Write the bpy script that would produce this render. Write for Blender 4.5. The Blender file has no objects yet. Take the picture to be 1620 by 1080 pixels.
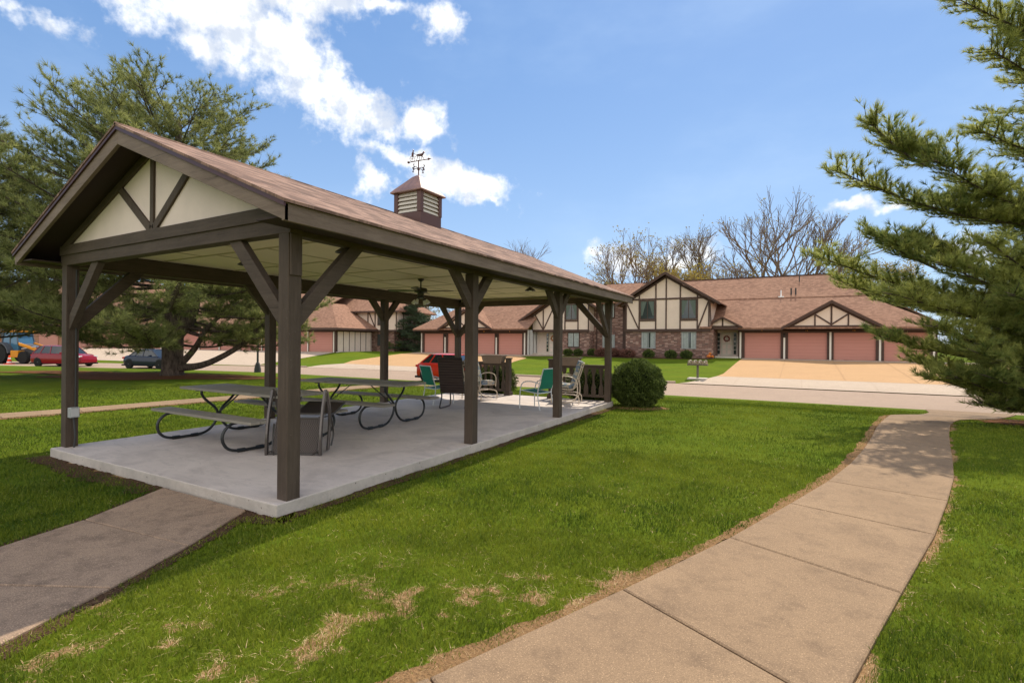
import bpy, bmesh, math, random
import numpy as np
from mathutils import Vector, Matrix
random.seed(7); RNG = np.random.default_rng(7)
R = math.radians
scn = bpy.context.scene
COL = scn.collection

# ------------------------------------------------------------------ camera
cam_d = bpy.data.cameras.new('camera'); cam = bpy.data.objects.new('camera', cam_d); COL.objects.link(cam)
scn.camera = cam
CAM = Vector((4.306, -3.270, 1.535)); YAW = .5119; ROLL = .0078
FWD = Vector((-math.sin(YAW), math.cos(YAW), 0)); RT = Vector((math.cos(YAW), math.sin(YAW), 0)); UP = Vector((0, 0, 1))
r2 = RT*math.cos(ROLL)+UP*math.sin(ROLL); u2 = -RT*math.sin(ROLL)+UP*math.cos(ROLL)
m3 = Matrix((r2, u2, -FWD)).transposed()
cam.matrix_world = Matrix.Translation(CAM) @ m3.to_4x4()
cam_d.sensor_width = 36; cam_d.lens = 36*810.8/1620; cam_d.clip_end = 3000; cam_d.clip_start = .05

def ray(x, y):                      # direction through a measured image point, used only to place distant things
    return FWD + r2*((x-810)/810.8) - u2*((y-540)/810.8)
def at(x, y, d): return CAM + ray(x, y)*d

# ------------------------------------------------------------------ sun, sky, exposure
SUN_EL = 54
sun_d = bpy.data.lights.new('sun', 'SUN'); sun = bpy.data.objects.new('sun', sun_d); COL.objects.link(sun)
sun_d.energy = 3.9; sun_d.angle = R(.55); sun_d.color = (1, .90, .735)
sdir = Vector((math.sin(R(1))*math.cos(R(SUN_EL)), math.cos(R(SUN_EL)), math.sin(R(SUN_EL))))
sun.rotation_euler = sdir.to_track_quat('Z', 'Y').to_euler(); sun.location = (0, 30, 40)
scn.view_settings.view_transform = 'Standard'; scn.view_settings.look = 'None'
scn.view_settings.exposure = 0.45; scn.view_settings.gamma = 1

class NT:
    def __init__(s, tree): s.t = tree; s.n = tree.nodes; s.l = tree.links
    def new(s, typ, **kw):
        n = s.n.new(typ)
        for k, v in kw.items(): setattr(n, k, v)
        return n
    def set(s, sock, v):
        if hasattr(v, 'is_linked') or hasattr(v, 'links'): s.l.new(v, sock)
        else: sock.default_value = v
    def math(s, op, a, b=0.0, c=None, clamp=False):
        n = s.new('ShaderNodeMath', operation=op, use_clamp=clamp); s.set(n.inputs[0], a); s.set(n.inputs[1], b)
        if c is not None: s.set(n.inputs[2], c)
        return n.outputs[0]
    def vm(s, op, a, b=None):
        n = s.new('ShaderNodeVectorMath', operation=op); s.set(n.inputs[0], a)
        if b is not None: s.set(n.inputs[1], b)
        return n.outputs['Value'] if op in ('DOT_PRODUCT', 'LENGTH') else n.outputs[0]
    def noise(s, vec, scale=5, detail=4, rough=.5, dist=0.0, out=0):
        n = s.new('ShaderNodeTexNoise'); n.inputs['Scale'].default_value = scale
        n.inputs['Detail'].default_value = detail; n.inputs['Roughness'].default_value = rough; n.inputs['Distortion'].default_value = dist
        s.set(n.inputs['Vector'], vec); return n.outputs[out]
    def ramp(s, fac, stops):
        n = s.new('ShaderNodeValToRGB'); s.set(n.inputs[0], fac); e = n.color_ramp.elements
        while len(e) < len(stops): e.new(.5)
        for i, (p, c) in enumerate(stops):
            e[i].position = p; e[i].color = (*c, 1) if not isinstance(c, (int, float)) else (c, c, c, 1)
        return n.outputs[0]
    def mix(s, fac, a, b, typ='MIX'):
        n = s.new('ShaderNodeMix', data_type='RGBA', blend_type=typ)
        s.set(n.inputs[0], fac)
        for i, v in ((6, a), (7, b)): s.set(n.inputs[i], (*v, 1) if isinstance(v, tuple) and len(v) == 3 else v)
        return n.outputs[2]
    def mr(s, v, a, b, c, d, smooth=False):
        n = s.new('ShaderNodeMapRange')
        if smooth: n.interpolation_type = 'SMOOTHSTEP'
        for i, x in enumerate((v, a, b, c, d)): s.set(n.inputs[i], x)
        return n.outputs[0]
    def scale(s, vec, sc):
        n = s.new('ShaderNodeMapping'); s.set(n.inputs[0], vec); n.inputs['Scale'].default_value = sc; return n.outputs[0]

w = bpy.data.worlds.new('World'); scn.world = w; w.use_nodes = True
W = NT(w.node_tree); W.n.clear()
sky = W.new('ShaderNodeTexSky', sky_type='NISHITA', sun_disc=False)
sky.sun_elevation = R(SUN_EL); sky.sun_rotation = R(1); sky.air_density = 1.0; sky.dust_density = .35; sky.ozone_density = 2.2
tc = W.new('ShaderNodeTexCoord'); D = W.vm('NORMALIZE', tc.outputs['Generated'])
# clouds: each one an ellipse of sky around a fixed compass direction, broken up by noise
blobs = [  # image point used to read the direction off the photo, half axes in radians, tilt, weight
 (330, 40, .15, .085, .5, 1), (430, 90, .17, .085, .5, 1), (560, 160, .15, .06, .42, 1), (655, 185, .14, .05, .35, .85), (265,0,.09,.08,0,.9),
 (600, 10, .16, .035, .05, .85), (680, 30, .07, .045, .5, .7), (480, 5, .16, .04, 0, .9),
 (640, 250, .13, .032, .25, .9), (740, 280, .155, .052, .12, 1.05), (600, 290, .06, .038, .3, 1), (790, 315, .05, .02, .3, .7),
 (1010, 408, .13, .045, -.05, 1.05), (940, 405, .03, .015, 0, .8), (1060, 415, .08, .03, .1, .95), (935, 420, .03, .01, 0, .6), (1345, 333, .055, .016, .1, .85), (1455, 328, .06, .013, .03, .9), (1530, 393, .07, .022, .05, 1.05),
 (40, 5, .09, .022, .1, .75), (1490, 90, .001, .001, 0, 0)]
field = None
wob = W.noise(D, 7, 5, .62, 0, 1)
wobv = W.vm('SCALE', W.vm('SUBTRACT', wob, (.5, .5, .5)), None); wobv.node.inputs['Scale'].default_value = .13
DW = W.vm('ADD', D, wobv)
for (x, y, a, b, tilt, wt) in blobs:
    if wt == 0: continue
    c = ray(x, y).normalized()
    e1 = (c.cross(UP)).normalized(); e2 = e1.cross(c).normalized()
    ca, sa = math.cos(-tilt), math.sin(-tilt)
    ax = (e1*ca+e2*sa)/a; ay = (-e1*sa+e2*ca)/b
    du = W.math('SUBTRACT', W.vm('DOT_PRODUCT', DW, tuple(ax)), ax.dot(c)); dv = W.math('SUBTRACT', W.vm('DOT_PRODUCT', DW, tuple(ay)), ay.dot(c))
    rr = W.math('SQRT', W.math('ADD', W.math('MULTIPLY', du, du), W.math('MULTIPLY', dv, dv)))
    front = W.math('GREATER_THAN', W.vm('DOT_PRODUCT', D, tuple(c)), .3)
    f = W.math('MULTIPLY', W.math('MULTIPLY', W.math('MAXIMUM', W.math('SUBTRACT', 1.25, rr), 0), wt), front)
    field = f if field is None else W.math('MAXIMUM', field, f)
n1 = W.noise(D, 9, 9, .62); n2 = W.noise(D, 30, 6, .6)
nn = W.math('ADD', W.math('MULTIPLY', W.math('SUBTRACT', n1, .5), 3.3), W.math('MULTIPLY', W.math('SUBTRACT', n2, .5), 1.5))
dens = W.mr(W.math('ADD', field, W.math('MULTIPLY', nn, .72)), .36, 1.05, 0, 1, True)
dens = W.math('MULTIPLY', dens, W.math('GREATER_THAN', field, .01))
sha = W.noise(W.vm('ADD', D, (0, 0, .02)), 14, 6, .6)
ccol = W.mix(W.mr(sha, .38, .56, 0, 1, True), (5.6, 6.1, 7.0), (9.6, 9.6, 9.5))
wisp = W.math('MULTIPLY', W.mr(W.noise(W.scale(D, (1, 1, 2.4)), 2.2, 8, .55), .46, .8, 0, 1, True), .35)
up = W.vm('DOT_PRODUCT', D, (0, 0, 1))
hz = W.mr(up, 0, .55, .32, .03, True)
skyc = W.mix(.5, sky.outputs[0], (1.2, 2.9, 6.3))
skyc = W.mix(hz, skyc, (5.4, 6.9, 8.4))
skyc = W.mix(wisp, skyc, (4.9, 6.4, 8.4))
back = W.mr(W.vm('DOT_PRODUCT', D, tuple(-FWD*.94+UP*.34)), .12, .55, 0, 1, True)     # bright broken cloud added out of view behind the camera to lift shade fill
bkd = W.math('MULTIPLY', back, W.mr(W.noise(D, 3.2, 7, .6), .38, .52, .25, 1, True))
skyc = W.mix(bkd, skyc, (12.5, 12.0, 11.2))
fin = W.mix(dens, skyc, ccol)
bg = W.new('ShaderNodeBackground'); bg.inputs[1].default_value = .10; W.l.new(fin, bg.inputs[0])
wo = W.new('ShaderNodeOutputWorld'); W.l.new(bg.outputs[0], wo.inputs[0])

# ------------------------------------------------------------------ materials
MATS = {}
def mat(name, fn=None, **kw):
    if name in MATS: return MATS[name]
    m = bpy.data.materials.new(name); m.use_nodes = True; N = NT(m.node_tree)
    b = N.n['Principled BSDF']; b.inputs['Roughness'].default_value = kw.get('rough', .75)
    b.inputs['Specular IOR Level'].default_value = kw.get('spec', .3); b.inputs['Metallic'].default_value = kw.get('metal', 0)
    if 'col' in kw: b.inputs['Base Color'].default_value = (*kw['col'], 1)
    tcn = N.new('ShaderNodeTexCoord'); N.obj = tcn.outputs['Object']; N.geo = N.new('ShaderNodeNewGeometry').outputs['Position']; N.bsdf = b
    if fn: fn(N, b)
    if kw.get('vary') and 'col' in kw:
        c = kw['col']; v = kw['vary']; n = N.noise(N.geo, kw.get('vs', 3), 6, .65)
        N.l.new(N.mix(N.mr(n, .3, .7, 0, 1), tuple(x*(1-v) for x in c), tuple(min(1, x*(1+v)) for x in c)), b.inputs['Base Color'])
        N.l.new(N.mr(n, .3, .7, kw.get('rough', .75)-.1, kw.get('rough', .75)+.1), b.inputs['Roughness'])
    MATS[name] = m; return m
def bump(N, b, h, strength=.4, dist=.01):
    n = N.new('ShaderNodeBump'); n.inputs['Strength'].default_value = strength; n.inputs['Distance'].default_value = dist
    N.set(n.inputs['Height'], h); N.l.new(n.outputs[0], b.inputs['Normal'])

def wood_fn(axis, c0, c1, c2):
    def fn(N, b):
        sc = [14, 14, 14]; sc[axis] = .9
        v = N.scale(N.geo, tuple(sc)); g = N.noise(v, 1.6, 8, .7, .6); fine = N.noise(v, 9, 4, .6)
        big = N.noise(N.geo, 1.7, 4, .6)
        c = N.mix(N.mr(g, .3, .7, 0, 1), c0, c1)
        c = N.mix(N.math('MULTIPLY', N.mr(fine, .52, .75, 0, 1), .55), c, c2)
        c = N.mix(N.mr(big, .35, .75, 0, .35), c, tuple(x*1.5 for x in c1))
        cs = [55, 55, 55]; cs[axis] = 1.3; ck = N.noise(N.scale(N.geo, tuple(cs)), 1.0, 3, .55); c = N.mix(N.math('MULTIPLY', N.mr(ck, .66, .72, 0, 1), .8), c, tuple(x*.35 for x in c0))
        fleck = N.noise(N.scale(N.geo, (40, 40, 25)), 2.2, 2, .5)
        c = N.mix(N.math('MULTIPLY', N.mr(fleck, .74, .78, 0, 1), .5), c, (.35, .31, .27))
        N.l.new(c, b.inputs['Base Color']); bump(N, b, N.math('ADD', g, N.math('MULTIPLY', fine, .5)), .55, .006)
    return fn
WB = ((.052, .036, .026), (.092, .067, .050), (.024, .017, .013))
wood_z = mat('stained_wood_upright', wood_fn(2, *WB)); wood_y = mat('stained_wood_along', wood_fn(1, *WB)); wood_x = mat('stained_wood_across', wood_fn(0, *WB))
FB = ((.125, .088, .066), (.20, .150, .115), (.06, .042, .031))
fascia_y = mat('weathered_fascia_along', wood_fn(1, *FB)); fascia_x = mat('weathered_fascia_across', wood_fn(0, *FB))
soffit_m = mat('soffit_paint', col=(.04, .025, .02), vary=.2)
trim = mat('house_trim', col=(.075, .045, .036), vary=.2, vs=2)
metal_edge = mat('drip_edge', col=(.075, .033, .032), rough=.45, vary=.15)

def shingle_fn(cols, row=.14, scale=1.0, slope_axis=None):
    def fn(N, b):
        # rows follow height along the slope; columns follow the horizontal run
        sep = N.new('ShaderNodeSeparateXYZ'); N.l.new(N.obj, sep.inputs[0])
        along = sep.outputs[1] if slope_axis == 0 else sep.outputs[0]
        across = sep.outputs[0] if slope_axis == 0 else sep.outputs[1]
        comb = N.new('ShaderNodeCombineXYZ'); N.set(comb.inputs[0], along); N.set(comb.inputs[1], across)
        br = N.new('ShaderNodeTexBrick'); N.l.new(comb.outputs[0], br.inputs['Vector'])
        br.inputs['Scale'].default_value = scale; br.inputs['Brick Width'].default_value = .30; br.inputs['Row Height'].default_value = row
        br.inputs['Mortar Size'].default_value = .006; br.inputs['Bias'].default_value = 0
        br.inputs['Color1'].default_value = (*cols[0], 1); br.inputs['Color2'].default_value = (*cols[1], 1); br.inputs['Mortar'].default_value = (*cols[2], 1)
        n = N.noise(N.scale(comb.outputs[0], (1, 2.8, 1)), 3.4, 5, .7); big = N.noise(N.obj, .35, 4, .6)
        row_ = N.math('FLOOR', N.math('DIVIDE', across, row)); cell = N.math('FLOOR', N.math('ADD', N.math('DIVIDE', along, .24), N.math('MULTIPLY', row_, .37)))
        cc = N.new('ShaderNodeCombineXYZ'); N.set(cc.inputs[0], cell); N.set(cc.inputs[1], row_); wn = N.new('ShaderNodeTexWhiteNoise'); N.l.new(cc.outputs[0], wn.inputs[0])
        c = N.mix(N.mr(wn.outputs[0], .3, 1, 0, .75), br.outputs['Color'], cols[3]); c = N.mix(N.math('MULTIPLY', N.mr(wn.outputs[0], .05, .45, 1, 0), .95), c, cols[2])
        c = N.mix(N.math('MULTIPLY', N.mr(n, .50, .57, 0, 1), .8), c, cols[2])
        c = N.mix(N.mr(big, .35, .7, 0, .4), c, cols[3])
        g = N.noise(N.obj, 160, 2, .6)
        c = N.mix(N.mr(g, .3, .7, .0, .35), c, tuple(x*1.5 for x in cols[1]))
        N.l.new(c, b.inputs['Base Color'])
        saw = N.math('FRACT', N.math('DIVIDE', across, row))
        bump(N, b, N.math('ADD', saw, N.math('MULTIPLY', n, .7)), .6, .01)
    return fn
shingle_p = mat('pavilion_shingles', shingle_fn([(.26, .158, .118), (.16, .093, .072), (.04, .026, .021), (.35, .23, .175)], .14, 1, 0), rough=.9, spec=.15)
shingle_h = mat('house_shingles', shingle_fn([(.28, .155, .105), (.21, .112, .075), (.15, .082, .058), (.33, .195, .135)], .15), rough=.9, spec=.1)
shingle_hx = mat('house_shingles_side', shingle_fn([(.28, .155, .105), (.21, .112, .075), (.15, .082, .058), (.33, .195, .135)], .15, 1, 0), rough=.9, spec=.1)
cream = mat('cream_panel', col=(.68, .555, .465), vary=.05, vs=1.5, rough=.85)
cream_w = mat('white_panel', col=(.72, .60, .53), vary=.07, vs=2, rough=.85)
white_strip = mat('white_strip', col=(.75, .70, .62))
grey_side = mat('siding_light', col=(.62, .62, .60), vary=.05)
def ceil_fn(N, b):
    n = N.noise(N.geo, 2, 5, .6)
    N.l.new(N.mix(N.mr(n, .3, .7, 0, 1), (.80, .67, .50), (.86, .73, .55)), b.inputs['Base Color'])
ceil_m = mat('ceiling_paint', ceil_fn, rough=.8)
batten_m = mat('ceiling_batten', col=(.50, .42, .26), rough=.8)

def slab_fn(N, b):
    n = N.noise(N.geo, 1.1, 7, .62, .8); m = N.noise(N.scale(N.geo, (1, 3, 1)), 2.6, 6, .7, 1.2); f = N.noise(N.geo, 90, 3, .7)
    c = N.ramp(n, [(.3, (.44, .375, .345)), (.5, (.60, .52, .475)), (.72, (.70, .61, .555))])
    c = N.mix(N.math('MULTIPLY', N.mr(m, .5, .68, 0, 1), .45), c, (.33, .285, .265))
    c = N.mix(N.mr(f, .3, .75, 0, .3), c, (.30, .27, .26))
    sp = N.noise(N.geo, 17, 2, .5); c = N.mix(N.mr(sp, .72, .76, 0, .7), c, (.11, .095, .09))
    N.l.new(c, b.inputs['Base Color']); N.l.new(N.mr(m, .4, .7, .8, .55), b.inputs['Roughness']); bump(N, b, N.math('ADD', f, n), .12, .01)
slab_m = mat('patio_concrete', slab_fn, spec=.35)
def slabside_fn(N, b):
    n = N.noise(N.geo, 3, 6, .7); f = N.noise(N.geo, 55, 3, .7); p = N.noise(N.geo, 26, 2, .5)
    c = N.mix(N.mr(n, .3, .7, 0, 1), (.38, .34, .30), (.56, .50, .44)); c = N.mix(N.mr(p, .68, .73, 0, .8), c, (.08, .07, .06))
    N.l.new(c, b.inputs['Base Color']); bump(N, b, N.math('ADD', f, N.math('MULTIPLY', p, -1)), .5, .008)
slabside_m = mat('patio_edge_concrete', slabside_fn, rough=.9)
def path_fn(c0, c1, c2, tone):
    def fn(N, b):
        n = N.noise(N.geo, .9, 6, .65, .5); f = N.noise(N.geo, 130, 3, .8); g = N.noise(N.geo, 38, 3, .6); st = N.noise(N.scale(N.geo, (1, 1, 1)), 4.5, 8, .75, .2)
        c = N.mix(N.mr(n, .3, .7, 0, 1), c0, c1)
        c = N.mix(N.math('MULTIPLY', N.mr(st, .48, .68, 0, 1), tone), c, c2)
        c = N.mix(N.mr(f, .42, .62, 0, .6), c, tuple(x*.48 for x in c1)); c = N.mix(N.mr(N.noise(N.geo, 100, 3, .8), .56, .66, 0, .6), c, tuple(min(1, x*1.9) for x in c0))
        c = N.mix(N.mr(g, .45, .7, 0, .3), c, c2)
        N.l.new(c, b.inputs['Base Color']); bump(N, b, N.math('ADD', f, g), .45, .004)
    return fn
path_m = mat('aggregate_path', path_fn((.33, .226, .139), (.255, .172, .107), (.145, .098, .065), .7), rough=.9, spec=.2)
walk_m = mat('old_walk_concrete', path_fn((.42, .295, .205), (.30, .21, .15), (.15, .105, .078), .85), rough=.9, spec=.2)
street_m = mat('street_concrete', path_fn((.40, .295, .22), (.34, .25, .19), (.29, .21, .16), .4), rough=.9, spec=.15)
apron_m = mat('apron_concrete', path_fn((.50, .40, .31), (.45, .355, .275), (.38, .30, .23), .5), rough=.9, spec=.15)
drive_m = mat('driveway_coating', path_fn((.52, .325, .17), (.46, .285, .148), (.39, .24, .13), .5), rough=.9, spec=.1)
joint_m = mat('joint_dirt', col=(.035, .028, .022), rough=1)
def lawn_fn(N, b):
    n = N.noise(N.geo, .45, 6, .65, .4); m = N.noise(N.geo, 3.5, 5, .7); f = N.noise(N.scale(N.geo, (1, 1, 1)), 45, 4, .8)
    s = N.noise(N.scale(N.geo, (.25, 1.2, 1)), .8, 3, .5)
    c = N.mix(N.mr(n, .3, .7, 0, 1), (.09, .125, .010), (.16, .195, .014))
    c = N.mix(N.mr(s, .4, .65, 0, .5), c, (.10, .17, .010))
    c = N.mix(N.mr(f, .35, .7, 0, .75), c, (.045, .08, .006))
    c = N.mix(N.math('MULTIPLY', N.mr(m, .62, .75, 0, 1), .45), c, (.20, .20, .045))
    N.l.new(c, b.inputs['Base Color']); bump(N, b, N.math('ADD', f, m), .8, .03)
lawn_m = mat('lawn', lawn_fn, rough=1, spec=.05)
def near_lawn_fn(N, b):
    lawn_fn(N, b); base = b.inputs['Base Color'].links[0].from_socket; at_ = N.new('ShaderNodeAttribute'); at_.attribute_name = 'tone'
    n = N.noise(N.geo, 22, 5, .75); f = N.noise(N.geo, 85, 4, .8)
    th = N.mix(N.mr(N.noise(N.geo, 7, 5, .7), .3, .7, 0, 1), (.25, .14, .07), (.40, .255, .13)); th = N.mix(N.mr(f, .5, .66, 0, .75), th, (.10, .055, .03))
    fac = N.mr(N.math('ADD', at_.outputs['Fac'], N.math('MULTIPLY', N.math('SUBTRACT', n, .5), 1.6)), .35, .6, 0, 1)
    N.l.new(N.mix(fac, base, th), b.inputs['Base Color'])
near_lawn_m = mat('near_lawn', near_lawn_fn, rough=1, spec=.05)
def soil_fn(a, c_, d):
    def fn(N, b):
        n = N.noise(N.geo, 6, 6, .75); f = N.noise(N.geo, 60, 4, .8); v = N.new('ShaderNodeTexVoronoi'); N.l.new(N.geo, v.inputs[0]); v.inputs['Scale'].default_value = 38
        c = N.mix(N.mr(n, .3, .7, 0, 1), a, c_); c = N.mix(N.mr(f, .45, .68, 0, .8), c, d)
        N.l.new(c, b.inputs['Base Color']); bump(N, b, N.math('ADD', f, v.outputs[0]), 1, .02)
    return fn
soil_m = mat('bed_soil', soil_fn((.05, .03, .02), (.10, .055, .034), (.2, .12, .075)), rough=1, spec=.05)
thatch_m = mat('dry_thatch', soil_fn((.27, .155, .075), (.36, .22, .11), (.16, .09, .045)), rough=1, spec=.05)
needle_bed_m = mat('fallen_needles', soil_fn((.17, .075, .035), (.24, .115, .055), (.08, .035, .018)), rough=1, spec=.05)

def brick_fn(N, b):
    sep = N.new('ShaderNodeSeparateXYZ'); N.l.new(N.obj, sep.inputs[0]); comb = N.new('ShaderNodeCombineXYZ')
    N.set(comb.inputs[0], N.math('ADD', sep.outputs[0], sep.outputs[1])); N.set(comb.inputs[1], sep.outputs[2])
    br = N.new('ShaderNodeTexBrick'); N.l.new(comb.outputs[0], br.inputs[0]); br.inputs['Scale'].default_value = 1
    br.inputs['Brick Width'].default_value = .26; br.inputs['Row Height'].default_value = .085; br.inputs['Mortar Size'].default_value = .009
    br.inputs['Color1'].default_value = (.22, .105, .08, 1); br.inputs['Color2'].default_value = (.085, .05, .045, 1); br.inputs['Mortar'].default_value = (.25, .19, .16, 1)
    n = N.noise(comb.outputs[0], 4.3, 3, .6); wn = N.new('ShaderNodeTexWhiteNoise')
    q = N.vm('FLOOR', N.vm('DIVIDE', comb.outputs[0], (.26, .085, 1))); N.l.new(q, wn.inputs[0])
    c = N.mix(N.mr(wn.outputs[0], .72, .8, 0, .8), br.outputs[0], (.40, .27, .22)); c = N.mix(N.mr(n, .5, .7, 0, .5), c, (.27, .13, .10))
    N.l.new(c, b.inputs['Base Color']); bump(N, b, br.outputs['Fac'], -.4, .01)
brick_m = mat('brick_wall', brick_fn, rough=.9)
def gdoor_fn(N, b):
    sep = N.new('ShaderNodeSeparateXYZ'); N.l.new(N.geo, sep.inputs[0])
    saw = N.math('FRACT', N.math('MULTIPLY', sep.outputs[2], 3.75)); groove = N.math('LESS_THAN', saw, .06)
    g2 = N.noise(N.scale(N.geo, (.5, .5, 20)), 2, 4, .6)
    c = N.mix(N.mr(g2, .3, .7, 0, 1), (.50, .225, .18), (.55, .26, .21)); c = N.mix(N.math('MULTIPLY', groove, .4), c, (.2, .08, .07))
    N.l.new(c, b.inputs['Base Color']); bump(N, b, groove, -.4, .01)
gdoor_m = mat('garage_door', gdoor_fn, rough=.7)
glass_m = mat('window_glass', col=(.035, .045, .045), rough=.06, spec=.7)
curtain_m = mat('curtain', col=(.36, .39, .37), vary=.2, vs=6)
dark_void = mat('dark_room', col=(.03, .032, .03))
steel_bk = mat('black_steel', col=(.018, .02, .022), rough=.38, spec=.5, vary=.2, vs=8)
bronze = mat('bronze_frame', col=(.045, .038, .034), rough=.28, spec=.6, metal=.2)
bronze_hi = mat('polished_bronze', col=(.10, .085, .08), rough=.22, spec=.8, metal=.5)
plank_m = mat('table_board', wood_fn(0, (.20, .175, .145), (.27, .245, .205), (.13, .11, .09)))
sling_dk = mat('brown_sling', col=(.045, .032, .026), rough=.8)
def weave_fn(N, b):
    ck = N.new('ShaderNodeTexChecker'); N.l.new(N.scale(N.obj, (70, 70, 55)), ck.inputs[0]); ck.inputs['Scale'].default_value = 1
    ck.inputs['Color1'].default_value = (.11, .09, .08, 1); ck.inputs['Color2'].default_value = (.04, .032, .03, 1); N.l.new(ck.outputs[0], b.inputs['Base Color'])
sling_weave = mat('woven_sling', weave_fn, rough=.7)
def sling_back_fn(N, b):
    sep = N.new('ShaderNodeSeparateXYZ'); N.l.new(N.obj, sep.inputs[0])
    st = N.math('FRACT', N.math('MULTIPLY', sep.outputs[2], 17)); n = N.noise(N.scale(N.obj, (2, 2, 60)), 1, 3, .5)
    c = N.mix(N.mr(st, .35, .55, 0, .8), (.030, .019, .017), (.062, .043, .037)); N.l.new(N.mix(N.mr(n, .5, .7, 0, .6), c, (.09, .065, .055)), b.inputs['Base Color'])
sling_back = mat('striped_sling', sling_back_fn, rough=.85)
green_sl = mat('green_sling', col=(.012, .17, .11), rough=.7, vary=.12, vs=20)
white_metal = mat('white_metal', col=(.62, .64, .66), rough=.35, spec=.5)
beige_metal = mat('beige_metal', col=(.55, .46, .36), rough=.4, spec=.5)
def cushion_fn(N, b):
    n = N.noise(N.obj, 9, 3, .5, 1.5); n_ = N.noise(N.obj, 14, 2, .5)
    c = N.mix(N.mr(n, .46, .54, 0, 1), (.42, .37, .30), (.14, .19, .26)); N.l.new(N.mix(N.mr(n_, .6, .66, 0, .7), c, (.25, .27, .17)), b.inputs['Base Color'])
cushion_m = mat('patterned_cushion', cushion_fn, rough=.95)
planter_m = mat('planter_plastic', col=(.23, .165, .125), vary=.15, rough=.6)
stone_w = mat('pale_concrete', col=(.55, .49, .42), vary=.12)
lamp_bk = mat('lamp_enamel', col=(.03, .024, .02), rough=.35, spec=.5)
bulb_m = mat('bulb_glass', col=(.75, .72, .65), rough=.15, spec=.6)
copper = mat('copper_roof', col=(.25, .135, .10), rough=.42, spec=.5, vary=.2, vs=2)
cup_trim = mat('cupola_trim', col=(.115, .06, .052), rough=.5, vary=.1)
vane_m = mat('weathervane_metal', col=(.10, .045, .035), rough=.4, metal=.6)
pipe_w = mat('pvc_pipe', col=(.8, .8, .8)); pipe_d = mat('dark_pipe', col=(.05, .05, .05))
galv = mat('grey_box', col=(.36, .37, .37), rough=.45)
def bark_fn(c0, c1):
    def fn(N, b):
        n = N.noise(N.scale(N.geo, (9, 9, 2.2)), 1.5, 7, .75, .5); N.l.new(N.mix(N.mr(n, .35, .65, 0, 1), c0, c1), b.inputs['Base Color']); bump(N, b, n, 1, .06)
    return fn
bark_p = mat('pine_bark', bark_fn((.035, .026, .021), (.17, .13, .105)), rough=1)
bark_g = mat('grey_bark', bark_fn((.12, .085, .062), (.33, .25, .19)), rough=1)
def foliage(name, c0, c1, trans=.25, emis=None, rough=.6):
    def fn(N, b):
        at_ = N.new('ShaderNodeAttribute'); at_.attribute_name = 'tone'
        c = N.mix(at_.outputs['Fac'], c0, c1); N.l.new(c, b.inputs['Base Color'])
        if trans:
            tr = N.new('ShaderNodeBsdfTranslucent'); N.l.new(c, tr.inputs[0]); mx = N.new('ShaderNodeMixShader'); mx.inputs[0].default_value = trans
            out = [n for n in N.n if n.type == 'OUTPUT_MATERIAL'][0]
            N.l.new(b.outputs[0], mx.inputs[1]); N.l.new(tr.outputs[0], mx.inputs[2]); N.l.new(mx.outputs[0], out.inputs[0])
    return mat(name, fn, rough=rough, spec=.25)
fol_pine = foliage('pine_needles', (.105, .135, .045), (.41, .42, .15), .5)
fol_wpine = foliage('white_pine_needles', (.11, .16, .045), (.50, .50, .14), .5)
fol_spruce = foliage('spruce_needles', (.03, .055, .035), (.10, .14, .07))
fol_box = foliage('boxwood_leaves', (.03, .05, .012), (.17, .22, .05))
fol_bud = foliage('spring_buds', (.30, .21, .05), (.52, .44, .09))
fol_red = foliage('barberry_leaves', (.16, .06, .045), (.32, .17, .13))
grass_m = foliage('grass_blades', (.038, .082, .006), (.25, .285, .024), .35)
dry_m = foliage('straw', (.32, .19, .09), (.62, .46, .25), .1)

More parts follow.
